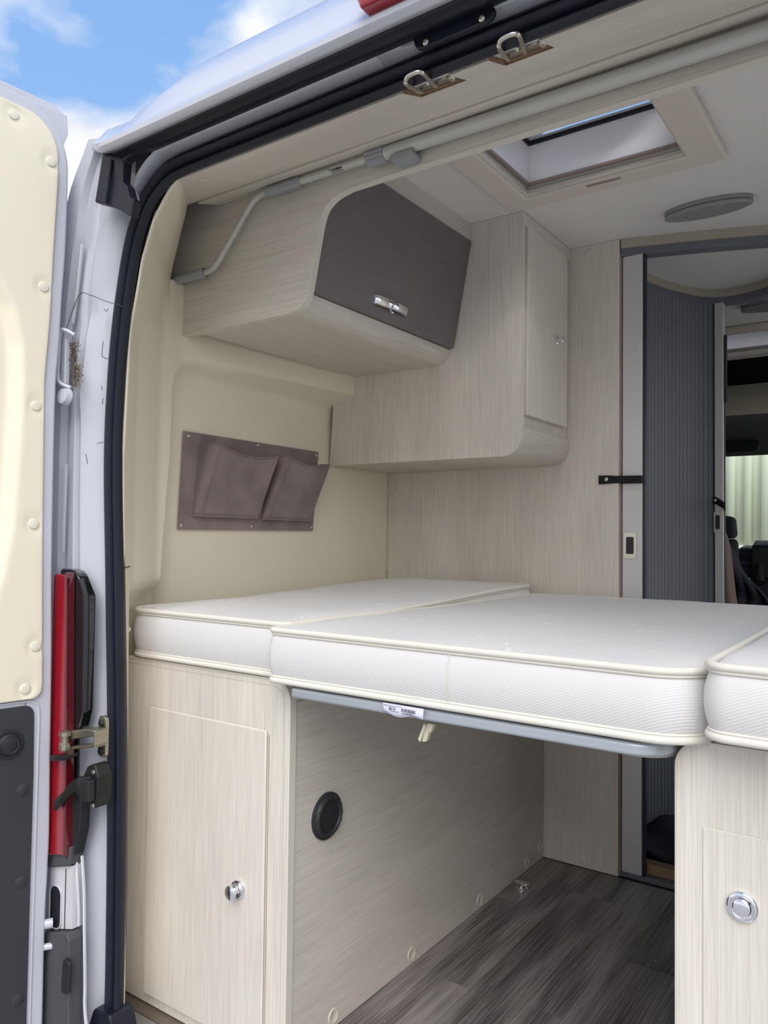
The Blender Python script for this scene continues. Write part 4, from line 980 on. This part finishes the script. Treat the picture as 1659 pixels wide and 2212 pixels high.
# ================================================================== POCKET ORGANISER on the wall
WX = -1.658
po = thing('pocket_organiser', 'taupe faux suede wall pocket pinned to the cream side wall', 'organiser', (WX, 1.69, 1.17))
bk = [(1.404, 1.312), (1.972, 1.309), (1.948, 1.048), (1.390, 1.044)]
obj('backing', nprism(bk, 'x', WX, WX + .003), taupe, po)
def pocket(pb, pt):
    """pb = (y0,y1,z) bottom; pt = (y0,y1,z0,z1) top rim"""
    rows = []
    for j in range(15):
        v = j / 14; row = []
        y0 = pb[0] + (pt[0] - pb[0]) * v; y1 = pb[1] + (pt[1] - pb[1]) * v
        for i in range(25):
            u = i / 24; y = y0 + (y1 - y0) * u
            zt = pt[2] + (pt[3] - pt[2]) * u - .020 * math.sin(math.pi * u) ** 1.1
            z = pb[2] + (zt - pb[2]) * v
            side = min(1, min(u, 1 - u) / .045)
            dep = (.012 + .046 * v ** 1.1) * sm(side) + .003 * math.sin(6 * u + 3 * v) * v
            if u > .93: dep *= 1
            row.append((WX + .0035 + dep, y, z))
        rows.append(row)
    p = obj('pocket', grid(bmesh.new(), rows), taupe, po, ang=80)
    md = p.modifiers.new('s', 'SOLIDIFY'); md.thickness = .0022; md.offset = -1
    for ii, nm in ((2, 'edge_piping'), (22, 'edge_piping')):
        obj(nm, ntube([Vector(r[ii]) + Vector((.001, 0, 0)) for r in rows], .0022, seg=7), taupe, p)
    obj('edge_piping', ntube([Vector(q) + Vector((.0005, 0, 0)) for q in rows[-1]], .0018, seg=7), taupe, p)
    obj('edge_piping', ntube([Vector(q) for q in rows[0]], .0022, seg=7), taupe, p)
pocket((1.436, 1.694, 1.082), (1.462, 1.728, 1.284, 1.268))
pocket((1.704, 1.932, 1.080), (1.752, 1.972, 1.276, 1.266))
for y, z in ((1.421, 1.300), (1.688, 1.302), (1.962, 1.296), (1.402, 1.056), (1.668, 1.057), (1.942, 1.058)):
    obj('press_stud', nlathe((WX + .003, y, z), (1, 0, 0), [(0, .0065), (.0015, .0065), (.0028, .0045), (.003, 0)], seg=16), steel, po)
# ================================================================== AWNING CRANK clipped under the soffit
cr_ = thing('crank_pole', 'grey telescopic crank pole with two grips clipped along the oak beam', 'crank pole', (-.9, 1.325, 1.84))
CY = 1.325
obj('grip', nlathe((-1.627, CY, 1.6950), (1.0, 0, -.015), [(0, .006), (.004, .0105), (.012, .0125), (.130, .0125), (.134, .011), (.128, .0095), (.128, 0)], seg=10), grip_m, cr_, ang=25)
bend = catmull([(-1.51, CY, 1.6920), (-1.492, CY, 1.6930), (-1.470, CY, 1.6970), (-1.448, CY, 1.7110), (-1.425, CY, 1.7350), (-1.385, CY, 1.777), (-1.345, CY, 1.821), (-1.325, CY, 1.838), (-1.305, CY, 1.8455), (-1.285, CY, 1.8465), (-1.26, CY, 1.8465)], 6)
obj('bent_rod', ntube(bend, .0078, seg=14), rail_white, cr_)
obj('grip', nlathe((-1.285, CY, 1.8465), (1, 0, 0), [(0, .0095), (.004, .0128), (.106, .0120), (.108, .0105), (.104, .0085), (.104, 0)], seg=10), grip_m, cr_, ang=25)
obj('slim_tube', nlathe((-1.185, CY, 1.8466), (1, 0, 0), [(0, .0088), (.23, .0088), (.23, 0)], seg=20), rail_white, cr_)
bm = bmesh.new()
pr = []
for k in range(48):
    a = 2 * math.pi * k / 48; r = .0175 + (.0016 if (k // 2) % 2 else -.0008); pr.append((r * math.cos(a), r * math.sin(a)))
prism(bm, [(CY + a, 1.8455 + b) for a, b in pr], 'x', -.984, -.938)
obj('knurled_collar', bm, grip_m, cr_, ang=25, bevel=.0015)
obj('outer_tube', nlathe((-.948, CY, 1.8450), (1, 0, -.0095), [(0, .0148), (1.28, .0148), (1.28, 0)], seg=24), rail_white, cr_)
obj('clip_bracket', nprism(rpoly([(-.915, 1.8145, .003), (-.872, 1.8145, .004), (-.864, 1.820, .003), (-.864, 1.8285, .002), (-.910, 1.8285, .002), (-.922, 1.823, .003)]), 'y', 1.309, 1.347), grip_m, cr_, bevel=.001)
obj('clip_lip', nprism([(-.925, 1.860), (-.868, 1.8595), (-.868, 1.8615), (-.925, 1.8625)], 'y', 1.318, 1.345), grip_m, cr_)
def text(body, size, mtx, mat, parent, name='lettering', shear=.0, bold=0.0):
    cu = bpy.data.curves.new(name, 'FONT'); cu.body = body; cu.size = size; cu.extrude = size * .01; cu.shear = shear; cu.offset = bold * size
    cu.resolution_u = 2
    o = bpy.data.objects.new('t', cu); COL.objects.link(o)
    me = bpy.data.meshes.new_from_object(o.evaluated_get(bpy.context.evaluated_depsgraph_get()))
    bpy.data.objects.remove(o); me.transform(mtx); me.materials.append(mat)
    q = bpy.data.objects.new(name, me); COL.objects.link(q); setp(q, parent); return q
# printing on the slim tube: faces down and towards the doorway
tn = Vector((0, -.86, -.51)).normalized(); tx = Vector((1, 0, 0)); tz = tn.cross(tx) * -1
if tz.z < 0: tz = -tz
bpy.context.view_layer.update()
mt = Matrix(((tx.x, tz.x, tn.x, 0), (tx.y, tz.y, tn.y, 0), (tx.z, tz.z, tn.z, 0), (0, 0, 0, 1)))
org = Vector((-1.082, CY, 1.8466)) + tn * .0092 - tz * .0025
tt = text('FIAMMA', .0085, Matrix.Translation(org) @ mt, ink, cr_, shear=.35, bold=.012)
bm = bmesh.new(); pp = [org + tx * .001 - tz * .0022, org + tx * .034 - tz * .0022, org + tx * .034 - tz * .0035, org + tx * .001 - tz * .0035]
bm.faces.new([bm.verts.new(p) for p in pp]); obj('logo_bar', bm, ink, cr_, smooth=False)
bm = bmesh.new(); pp = [org - tx * .0045 + tz * .0062, org - tx * .0012 + tz * .0062, org - tx * .0035 + tz * .0010]
bm.faces.new([bm.verts.new(p) for p in pp]); obj('logo_mark', bm, ink, cr_, smooth=False)
# ================================================================== ROOF LIGHTS
def rooflight(name, x0, x1, y0, y1, zt, ox0, ox1, oy0, oy1, lab):
    w = sroot(name, ((x0 + x1) / 2, (y0 + y1) / 2, 2.0), lab, None)
    def ring(a, b, z0, z1, m, nm, bev=0, rad=.0):
        """rectangular ring between outer rect a and inner rect b"""
        bm = slab(bmesh.new(), [a[0], b[0], b[1], a[1]], [a[2], b[2], b[3], a[3]], [(b[0], b[1], b[2], b[3])], lambda x, y: z0, z1 - z0)
        return obj(nm, bm, m, w, bevel=bev, ang=30)
    ring((ox0, ox1, oy0, oy1), (x0 - .004, x1 + .004, y0 - .004, y1 + .004), 1.953, 1.9745, sky_frame, 'frame', .006)
    ring((x0 - .012, x1 + .012, y0 - .012, y1 + .012), (x0 + .000, x1 - .0, y0 + .0, y1 - .0), 1.962, 1.976, sky_frame, 'inner_lip', .002)
    ring((x0 - .0, x1 + .0, y0 - .0, y1 + .0), (x0 + .010, x1 - .010, y0 + .010, y1 - .012), 1.984, 1.990, rail_br, 'blind_rail')
    ring((x0 - .008, x1 + .008, y0 - .008, y1 + .008), (x0 + .004, x1 - .004, y0 + .004, y1 - .004), 1.9905, zt, sky_white, 'upstand')
    ring((x0 - .02, x1 + .02, y0 - .02, y1 + .02), (x0 + .010, x1 - .010, y0 + .010, y1 - .010), zt, zt + .010, seal_m, 'gasket', .003)
    ring((x0 - .012, x1 + .012, y0 - .012, y1 + .012), (x0 + .014, x1 - .014, y0 + .014, y1 - .014), zt + .0105, zt + .016, alu, 'sash', .002)
    # pane: shallow acrylic dome
    rws = []
    for j in range(9):
        row = []
        for i in range(9):
            u, v = i / 8, j / 8; hh = .05 * (math.sin(math.pi * u) * math.sin(math.pi * v)) ** .4 if 0 < i < 8 and 0 < j < 8 else 0
            row.append((x0 - .01 + (x1 - x0 + .02) * u, y0 - .01 + (y1 - y0 + .02) * v, zt + .017 + hh))
        rws.append(row)
    obj('dome', grid(bmesh.new(), rws), dome_m, w)
    for f in (.12, .5, .9): screw(w, (x0 + (x1 - x0) * f, y1 - .006, 1.984), (0, 0, -1), .0035, rail_br)
    for f in (.3, .55, .9): screw(w, (x0 + .005, y0 + (y1 - y0) * f, 1.984), (0, 0, -1), .0035, rail_br)
    obj('pull_recess', nbox((x0 + x1) / 2 - .045, (x0 + x1) / 2 + .045, y1 + .012, y1 + .024, 1.9522, 1.9530), rail_br, w)
    return w
rooflight('window_1', -.885, -.478, 1.490, 1.918, 2.094, -.965, -.392, 1.41, 1.985, 'square roof light over the bed in a beige frame')
rooflight('window_2', -.995, -.205, 3.725, 4.150, 2.112, -1.06, -.14, 3.64, 4.235, 'roof light over the front living area')
rooflight('window_added', -.14, .16, 2.62, 2.92, 2.112, -.19, .21, 2.57, 2.97, 'small roof light added out of view to brighten the washroom')  # unseen opening, added to let daylight onto the slatted door
# ================================================================== CEILING LAMPS
def lamp(cx, cy, L_, W2, lab):
    t = thing('ceiling_lamp', lab, 'lamp', (cx, cy, 1.975), 'oval ceiling lamps')
    def oval(a, b, p=1.7, n=48):
        pts = []
        for i in range(n):
            th = 2 * math.pi * i / n; c, s = math.cos(th), math.sin(th)
            pts.append((cx + a * math.copysign(abs(c) ** 1.0, c), cy + b * math.copysign(abs(s) ** p, s)))
        return pts
    obj('base', nprism(oval(L_, W2, 1.2), 'z', 1.964, 1.9745), grey_lamp, t, bevel=.002)
    obj('lens', nprism(oval(L_ * 1.0, W2 * .96, 1.2), 'z', 1.951, 1.9635), lamp_gl, t, bevel=.004)
    for k in range(-3, 4): obj('led_strip', nbox(cx + k * L_ * .2 - .010, cx + k * L_ * .2 + .010, cy + W2 * .30, cy + W2 * .42, 1.9625, 1.9638), rail_white, t, smooth=False)
    screw(t, (cx - L_ * .46, cy - .004, 1.951), (0, 0, -1), .0045); screw(t, (cx + L_ * .34, cy - .004, 1.951), (0, 0, -1), .0045)
    return t
l1 = lamp(-.502, 2.275, .118, .046, 'oval clear ceiling lamp nearest the skylight over the bed')
lamp(-.475, 3.36, .14, .055, 'oval ceiling lamp beyond the sliding tambour door')
# ================================================================== TAMBOUR DOORS
tr = thing('tambour_door', 'near aluminium door post with black strap beside the oak bulkhead', 'sliding door', (-.75, 2.42, 0), 'sliding tambour doors of the washroom')
obj('end_post', nbox(-.784, -.722, 2.404, 2.436, .012, 1.921), alu_post, tr, bevel=.003)
obj('post_lip', nbox(-.722, -.7165, 2.412, 2.436, .012, 1.921), seal_m, tr, smooth=False)
obj('stop_strip', nbox(-.7895, -.785, 2.400, 2.420, .0, 1.93), rail_br, tr, smooth=False)
def latch(parent, x0, x1, y, z0, z1):
    pl_ = obj('latch_plate', nprism(rpoly([(x0, z0, .004), (x1, z0, .004), (x1, z1, .004), (x0, z1, .004)]), 'y', y - .0025, y), steel, parent, bevel=.0007)
    w = x1 - x0; h = z1 - z0
    obj('finger_recess', nprism(rpoly([(x0 + w * .22, z0 + h * .18, .003), (x1 - w * .2, z0 + h * .18, .003), (x1 - w * .2, z1 - h * .18, .003), (x0 + w * .22, z1 - h * .18, .003)]), 'y', y - .0042, y - .0026), black_pl, pl_, bevel=.0008)
latch(tr, -.779, -.739, 2.404, .972, 1.054)
st = obj('strap', nprism([(-.853, 1.204), (-.853, 1.232), (-.815, 1.231), (-.80, 1.229), (-.722, 1.2275), (-.722, 1.2045), (-.80, 1.2065)], 'y', 2.3865, 2.3905), strap_m, tr)
obj('strap_turn', nprism([(-.785, 1.205), (-.785, 1.229), (-.720, 1.2275), (-.720, 1.2045)], 'y', 2.3905, 2.4035), strap_m, tr)
obj('press_stud', nlathe((-.828, 2.3865, 1.219), (0, -1, 0), [(0, .0062), (.0015, .0062), (.0028, .004), (.003, 0)], seg=16), steel, st)
# curved track headers
def header(path, name, lab):
    t = thing(name, lab, 'door track', (path[0][0], path[0][1], 1.94))
    P = [Vector(p) for p in catmull([(a, b, 0) for a, b in path], 8)]
    def rib(o0, o1, z0, z1, m, nm):
        rr = []
        for i in range(len(P)):
            d = (P[min(i + 1, len(P) - 1)] - P[max(i - 1, 0)]).normalized(); n = Vector((-d.y, d.x, 0))
            a = P[i] + n * o0; b = P[i] + n * o1
            rr.append([(a.x, a.y, z0), (b.x, b.y, z0), (b.x, b.y, z1), (a.x, a.y, z1), (a.x, a.y, z0)])
        bm = grid(bmesh.new(), rr); bmesh.ops.remove_doubles(bm, verts=bm.verts, dist=1e-6); bmesh.ops.holes_fill(bm, edges=bm.edges)
        return obj(nm, bm, m, t, ang=50)
    rib(-.012, .045, 1.946, 1.9745, header_m, 'foam_edging')
    rib(-.004, .038, 1.922, 1.9458, track_m, 'track')
    return t
h1 = header([(-.788, 2.402), (-.70, 2.430), (-.59, 2.462), (-.48, 2.500), (-.385, 2.535), (-.28, 2.570), (-.12, 2.60)], 'door_track', 'nearer curved track with beige edging above the aluminium post')
tp2 = [(-.875, 2.60), (-.845, 2.68), (-.822, 2.755), (-.79, 2.86), (-.745, 2.965), (-.700, 3.045), (-.655, 3.085), (-.60, 3.098), (-.54, 3.09), (-.47, 3.06), (-.35, 2.98), (-.15, 2.84)]
h2 = header(tp2, 'door_track', 'further curved track above the slate grey slatted door')
# slatted blind
tb = thing('tambour_door', 'slate grey slatted tambour door curving round the washroom', 'sliding door', (-.72, 2.95, 0), 'sliding tambour doors of the washroom')
Pc = catmull([(a, b, 0) for a, b in tp2[:7]], 30)
L_acc = [0]
for a, b in zip(Pc, Pc[1:]): L_acc.append(L_acc[-1] + (b - a).length)
pitch = .0205; nsl = int(L_acc[-1] / pitch)
def at_len(s):
    for i in range(len(Pc) - 1):
        if L_acc[i + 1] >= s:
            f = (s - L_acc[i]) / (L_acc[i + 1] - L_acc[i]); return Pc[i].lerp(Pc[i + 1], f), (Pc[i + 1] - Pc[i]).normalized()
    return Pc[-1], (Pc[-1] - Pc[-2]).normalized()
slat_me = None
for k in range(nsl):
    p, d = at_len((k + .5) * pitch)
    if slat_me is None:
        bm = nprism([(-.0098, -.003), (-.0082, -.0048), (.0082, -.0048), (.0098, -.003), (.0098, .003), (-.0098, .003)], 'z', .045, 1.9215)
        so = obj('slat', bm, tambour_m, tb, ang=30); slat_me = so.data
    else:
        so = bpy.data.objects.new('slat', slat_me); COL.objects.link(so); setp(so, tb)
    so.rotation_euler = (0, 0, math.atan2(d.y, d.x)); so.location = (p.x, p.y, 0)
obj('backing_web', grid(bmesh.new(), [[(p.x, p.y, .045), (p.x, p.y, 1.92)] for p in Pc[::6]]), black_matte, tb)
ep = at_len(L_acc[-1])[0]
obj('end_post', nbox(ep.x + .001, ep.x + .032, ep.y - .020, ep.y + .020, .045, 1.9215), alu_post, tb, bevel=.003)
obj('magnet_strip', nbox(ep.x + .0325, ep.x + .0405, ep.y - .006, ep.y + .012, 1.545, 1.800), black_pl, tb, smooth=False)
obj('post_seal', nbox(ep.x + .0322, ep.x + .0345, ep.y - .004, ep.y + .010, .045, 1.544), seal_m, tb, smooth=False)
latch(tb, ep.x - .001, ep.x + .026, ep.y - .0205, 1.060, 1.140)
rws = []
for i, (dx_, dy_, z) in enumerate(((-.002, -.024, 1.196), (.006, -.027, 1.194), (.020, -.032, 1.186), (.032, -.036, 1.178), (.040, -.032, 1.172), (.036, -.024, 1.168), (.033, -.020, 1.166))):
    rws.append([(ep.x + dx_, ep.y + dy_, z), (ep.x + dx_, ep.y + dy_ + .001, z - .026)])
s2 = obj('strap', grid(bmesh.new(), rws), strap_m, tb); md = s2.modifiers.new('s', 'SOLIDIFY'); md.thickness = .002
obj('press_stud', nlathe((ep.x + .006, ep.y - .028, 1.181), (0, -1, 0), [(0, .0062), (.0015, .0062), (.0028, .004), (.003, 0)], seg=16), steel, s2)
# ================================================================== WASHROOM / LIVING AREA / CAB, beyond the door
wfl = sroot('trim_2', (-.5, 2.8, 0), 'dark threshold and plywood step of the washroom', None)
obj('threshold_strip', nbox(-.7885, -.12, 2.409, 2.440, -.004, .010), track_m, wfl, bevel=.002)
obj('plywood_step', nprism([(-.785, 2.442), (-.12, 2.442), (-.12, 2.480), (-.785, 2.480)], 'z', -.004, .040), ply, wfl, smooth=False)
obj('washroom_floor', nbox(-1.70, .34, 2.4805, 6.2, -.02, .034), mat_dark, wfl, smooth=False)
wm = thing('floor_mat', 'black crumpled mat on the dark washroom floor', 'mat', (-.6, 2.75, .035))
rws = []
for j in range(12):
    rws.append([(-.80 + .5 * i / 13, 2.50 + .42 * j / 11, .036 + .012 * (1 + math.sin(i * 1.3 + j * .8)) + (.03 * sm((i - 7) / 6) * sm(j / 6))) for i in range(14)])
o = obj('mat_sheet', grid(bmesh.new(), rws), mat_dark, wm); md = o.modifiers.new('s', 'SOLIDIFY'); md.thickness = .004
# living-area shell
wl2 = sroot('wall_left', (-1.70, 4.3, 1), 'dark left side of the cab and living area', None)
obj('side_lining', nbox(-1.71, -1.70, 2.42, 5.2, -.02, 2.02), black_matte, wl2, smooth=False)
obj('washroom_partition', nbox(-1.69, -.875, 3.10, 3.12, .035, 1.973), header_m, wl2, smooth=False)
cab = sroot('ceiling', (-.66, 5.0, 1.9), 'cab headliner and front locker', None)
obj('locker_cavity', nprism([(4.247, 1.975), (4.262, 1.975), (4.262, 2.12), (4.95, 2.05), (4.95, 2.09), (4.247, 2.15)], 'x', -1.69, .34), black_matte, cab, smooth=False)
obj('cavity_back', nbox(-1.69, .34, 4.78, 4.80, 1.78, 2.13), black_matte, cab, smooth=False)
obj('cream_front', nprism([(4.44, 1.702), (4.46, 1.702), (4.50, 1.852), (4.78, 1.852), (4.78, 1.868), (4.48, 1.868)], 'x', -1.69, .34), header_m, cab, smooth=False)
obj('roof_lining', nprism([(4.46, 1.700), (5.0, 1.735), (5.50, 1.700), (5.85, 1.625), (5.85, 1.66), (5.5, 1.76), (4.8, 1.79), (4.46, 1.78)], 'x', -1.69, .34), headliner, cab, smooth=False)
sv = thing('sun_visor', 'dark grey folded sun visor above the windscreen', 'sun visor', (-1.1, 5.5, 1.66))
obj('visor_flap', nprism(rpoly([(-1.45, 1.612, .03), (-.905, 1.612, .03), (-.880, 1.690, .03), (-1.45, 1.690, .03)]), 'y', 5.47, 5.50), black_pl, sv, bevel=.008)
obj('pull_tab', nbox(-1.02, -.96, 5.465, 5.4695, 1.622, 1.630), black_matte, sv, smooth=False)
ws = sroot('window_3', (-.66, 5.9, 1.3), 'windscreen of the cab', None)
obj('pane', nprism([(5.86, 1.66), (6.35, .85), (6.356, .853), (5.866, 1.663)], 'x', -1.64, .30), glass, ws, smooth=False)
obj('side_pillar', nprism([(5.2, -.02), (5.2, 1.74), (5.86, 1.66), (6.35, .85), (6.35, .60), (5.2, .60)], 'x', -1.72, -1.70), black_matte, ws, smooth=False)
# cab furniture
dash = thing('dashboard', 'dark blue-grey dashboard with round silver-ringed vent', 'dashboard', (-.8, 5.6, .9))
obj('dash_top', nprism([(5.30, .60), (5.26, .90), (5.34, .985), (5.50, 1.005), (6.30, .90), (6.30, .60)], 'x', -1.0, .30), dash_m, dash, bevel=.015)
obj('dash_shelf', nprism([(5.40, .60), (5.38, .86), (5.50, .90), (6.30, .86), (6.30, .60)], 'x', -1.66, -1.002), dash_m, dash, bevel=.015)
vr = obj('vent_ring', nlathe((-.855, 5.262, .948), (0, -1, .1), [(0, .040), (.012, .040), (.016, .036), (.012, .032), (.006, .030), (.006, 0)], seg=30), steel, dash); vr['label'] = 'silver vent ring'
obj('vent_core', nlathe((-.855, 5.255, .948), (0, -1, .1), [(0, .030), (.006, .028), (.008, .0)], seg=24), black_pl, dash)
obj('stalk', ntube([(-.86, 5.25, .90), (-.85, 5.20, .84), (-.84, 5.16, .78)], [.030, .022, .030], seg=12), black_pl, dash)
obj('dash_pod', nprism(rpoly([(5.22, .80, .02), (5.22, 1.0, .04), (5.36, 1.05, .04), (5.42, .80, .02)]), 'x', -.90, -.60), black_pl, dash, bevel=.01)
seat = thing('front_seat', 'black cab seat back with headrest in front of the dashboard', 'seat', (-1.0, 5.0, .4))
obj('backrest', nprism(rpoly([(4.86, .45, .03), (4.98, .45, .03), (5.02, 1.02, .05), (4.93, 1.06, .04)]), 'x', -1.23, -.93), dark_rub, seat, bevel=.02, seg=3)
obj('headrest', nprism(rpoly([(-1.04, 1.045, .03), (-.935, 1.045, .03), (-.945, 1.175, .035), (-1.04, 1.185, .03)]), 'y', 4.90, 5.02), dark_rub, seat, bevel=.018, seg=3)
obj('cushion', nbox(-1.23, -.80, 4.98, 5.25, .36, .56), dark_rub, seat, bevel=.02)
bs = thing('bench_seat', 'taupe velour seat back just beyond the slatted door', 'seat', (-.98, 4.3, .6))
pf = [tuple(p) for p in catmull([(-1.30, .55), (-.785, .55), (-.797, .66), (-.812, .72), (-.822, .80), (-.832, .90), (-.842, .99), (-.866, 1.08), (-.90, 1.12), (-1.0, 1.14), (-1.30, 1.14)], 4)]
obj('seat_back', nprism(pf, 'y', 4.20, 4.34), seat_br, bs, bevel=.02, seg=3)
obj('seat_cushion', nbox(-1.40, -.88, 4.345, 4.80, .42, .56), seat_br, bs, bevel=.02, seg=3)
ar = thing('folding_table', 'cream slatted table edge beside the dark coat', 'table', (-.87, 4.6, .78))
obj('table_top', nbox(-1.0, -.824, 4.60, 4.75, .805, .825), beige_pl, ar, bevel=.004)
obj('lower_rail', nbox(-1.0, -.828, 4.60, 4.75, .782, .796), beige_pl, ar, bevel=.003)
jk = thing('draped_coat', 'dark charcoal coat draped over the seat beyond the mattress', 'coat', (-.86, 4.7, .7))
rws = []
for j in range(22):
    v = j / 21; row = []
    for i in range(30):
        u = i / 29
        x = -.935 + u * (.10 + .15 * sm(v * 1.6)) ; z = 1.015 - .40 * v - .09 * sm((u - .35) / .65) * (1 - v * .4)
        y = 4.52 + .02 * math.sin(u * 21 + v * 4) * v - .05 * math.sin(math.pi * min(1, v * 1.5)) + .012 * math.sin(u * 9)
        row.append((x, y, z))
    rws.append(row)
o = obj('coat_cloth', grid(bmesh.new(), rws), dark_rub, jk, ang=80); md = o.modifiers.new('s', 'SOLIDIFY'); md.thickness = .012
# ================================================================== OUTSIDE
fence = thing('sheet_building', 'pale green corrugated sheet building seen through the windscreen', 'building', (-1.5, 8.5, 0))
def corr(z0, z1, nm):
    rows = []
    for z in (z0, z1):
        row = []
        x = -5.0
        while x < 2.5:
            for dx_, d in ((0, 0), (.055, 0), (.075, .03), (.115, .03), (.135, 0)): row.append((x + dx_, 8.5 - d, z))
            x += .155
        rows.append(row)
    o = obj(nm, grid(bmesh.new(), rows), grn, fence, ang=20); md = o.modifiers.new('s', 'SOLIDIFY'); md.thickness = .004; md.offset = 1; return o
corr(-.6, .958, 'lower_sheet'); corr(.985, 3.2, 'upper_sheet')
obj('joint_rail', nbox(-5.0, 2.5, 8.485, 8.52, .945, .990), grn, fence, bevel=.004)
gd = sroot('trim_3', (0, 0, -.62), 'pale concrete ground outside the van', None); gd.name = 'ground'
obj('concrete', nbox(-30, 30, -30, 30, -.80, -.62), asph, gd, smooth=False)
# small chrome anchor on the floor
fa = thing('floor_anchor', 'small chrome anchor knob on the dark floor by the cabinet side', 'anchor', (-.992, 2.137, 0))
obj('base', nlathe((-.992, 2.137, 0.0001), (0, 0, 1), [(0, .019), (.003, .019), (.005, .015), (.005, .012), (.013, .011), (.014, 0)], seg=26), chrome, fa)
obj('wing', nprism(rpoly([(-1.013, 2.127, .009), (-.968, 2.127, .009), (-.968, 2.147, .009), (-1.013, 2.147, .009)]), 'z', .0142, .0200), chrome, fa, bevel=.002)
# crumbs on the floor
bm = bmesh.new(); rc = random.Random(11)
for i in range(26):
    x = rc.uniform(-1.0, -.32); y = rc.uniform(1.35, 2.35); r = rc.choice((.0008, .001, .0014))
    lathe(bm, (x, y, .0003), (0, 0, 1), [(0, r), (r * .6, r * .7), (r, 0)], seg=5)
cbs = obj('crumbs', bm, piping_m, None); tag(cbs, 'tiny pale crumbs scattered on the dark floor', 'debris'); cbs['kind'] = 'stuff'
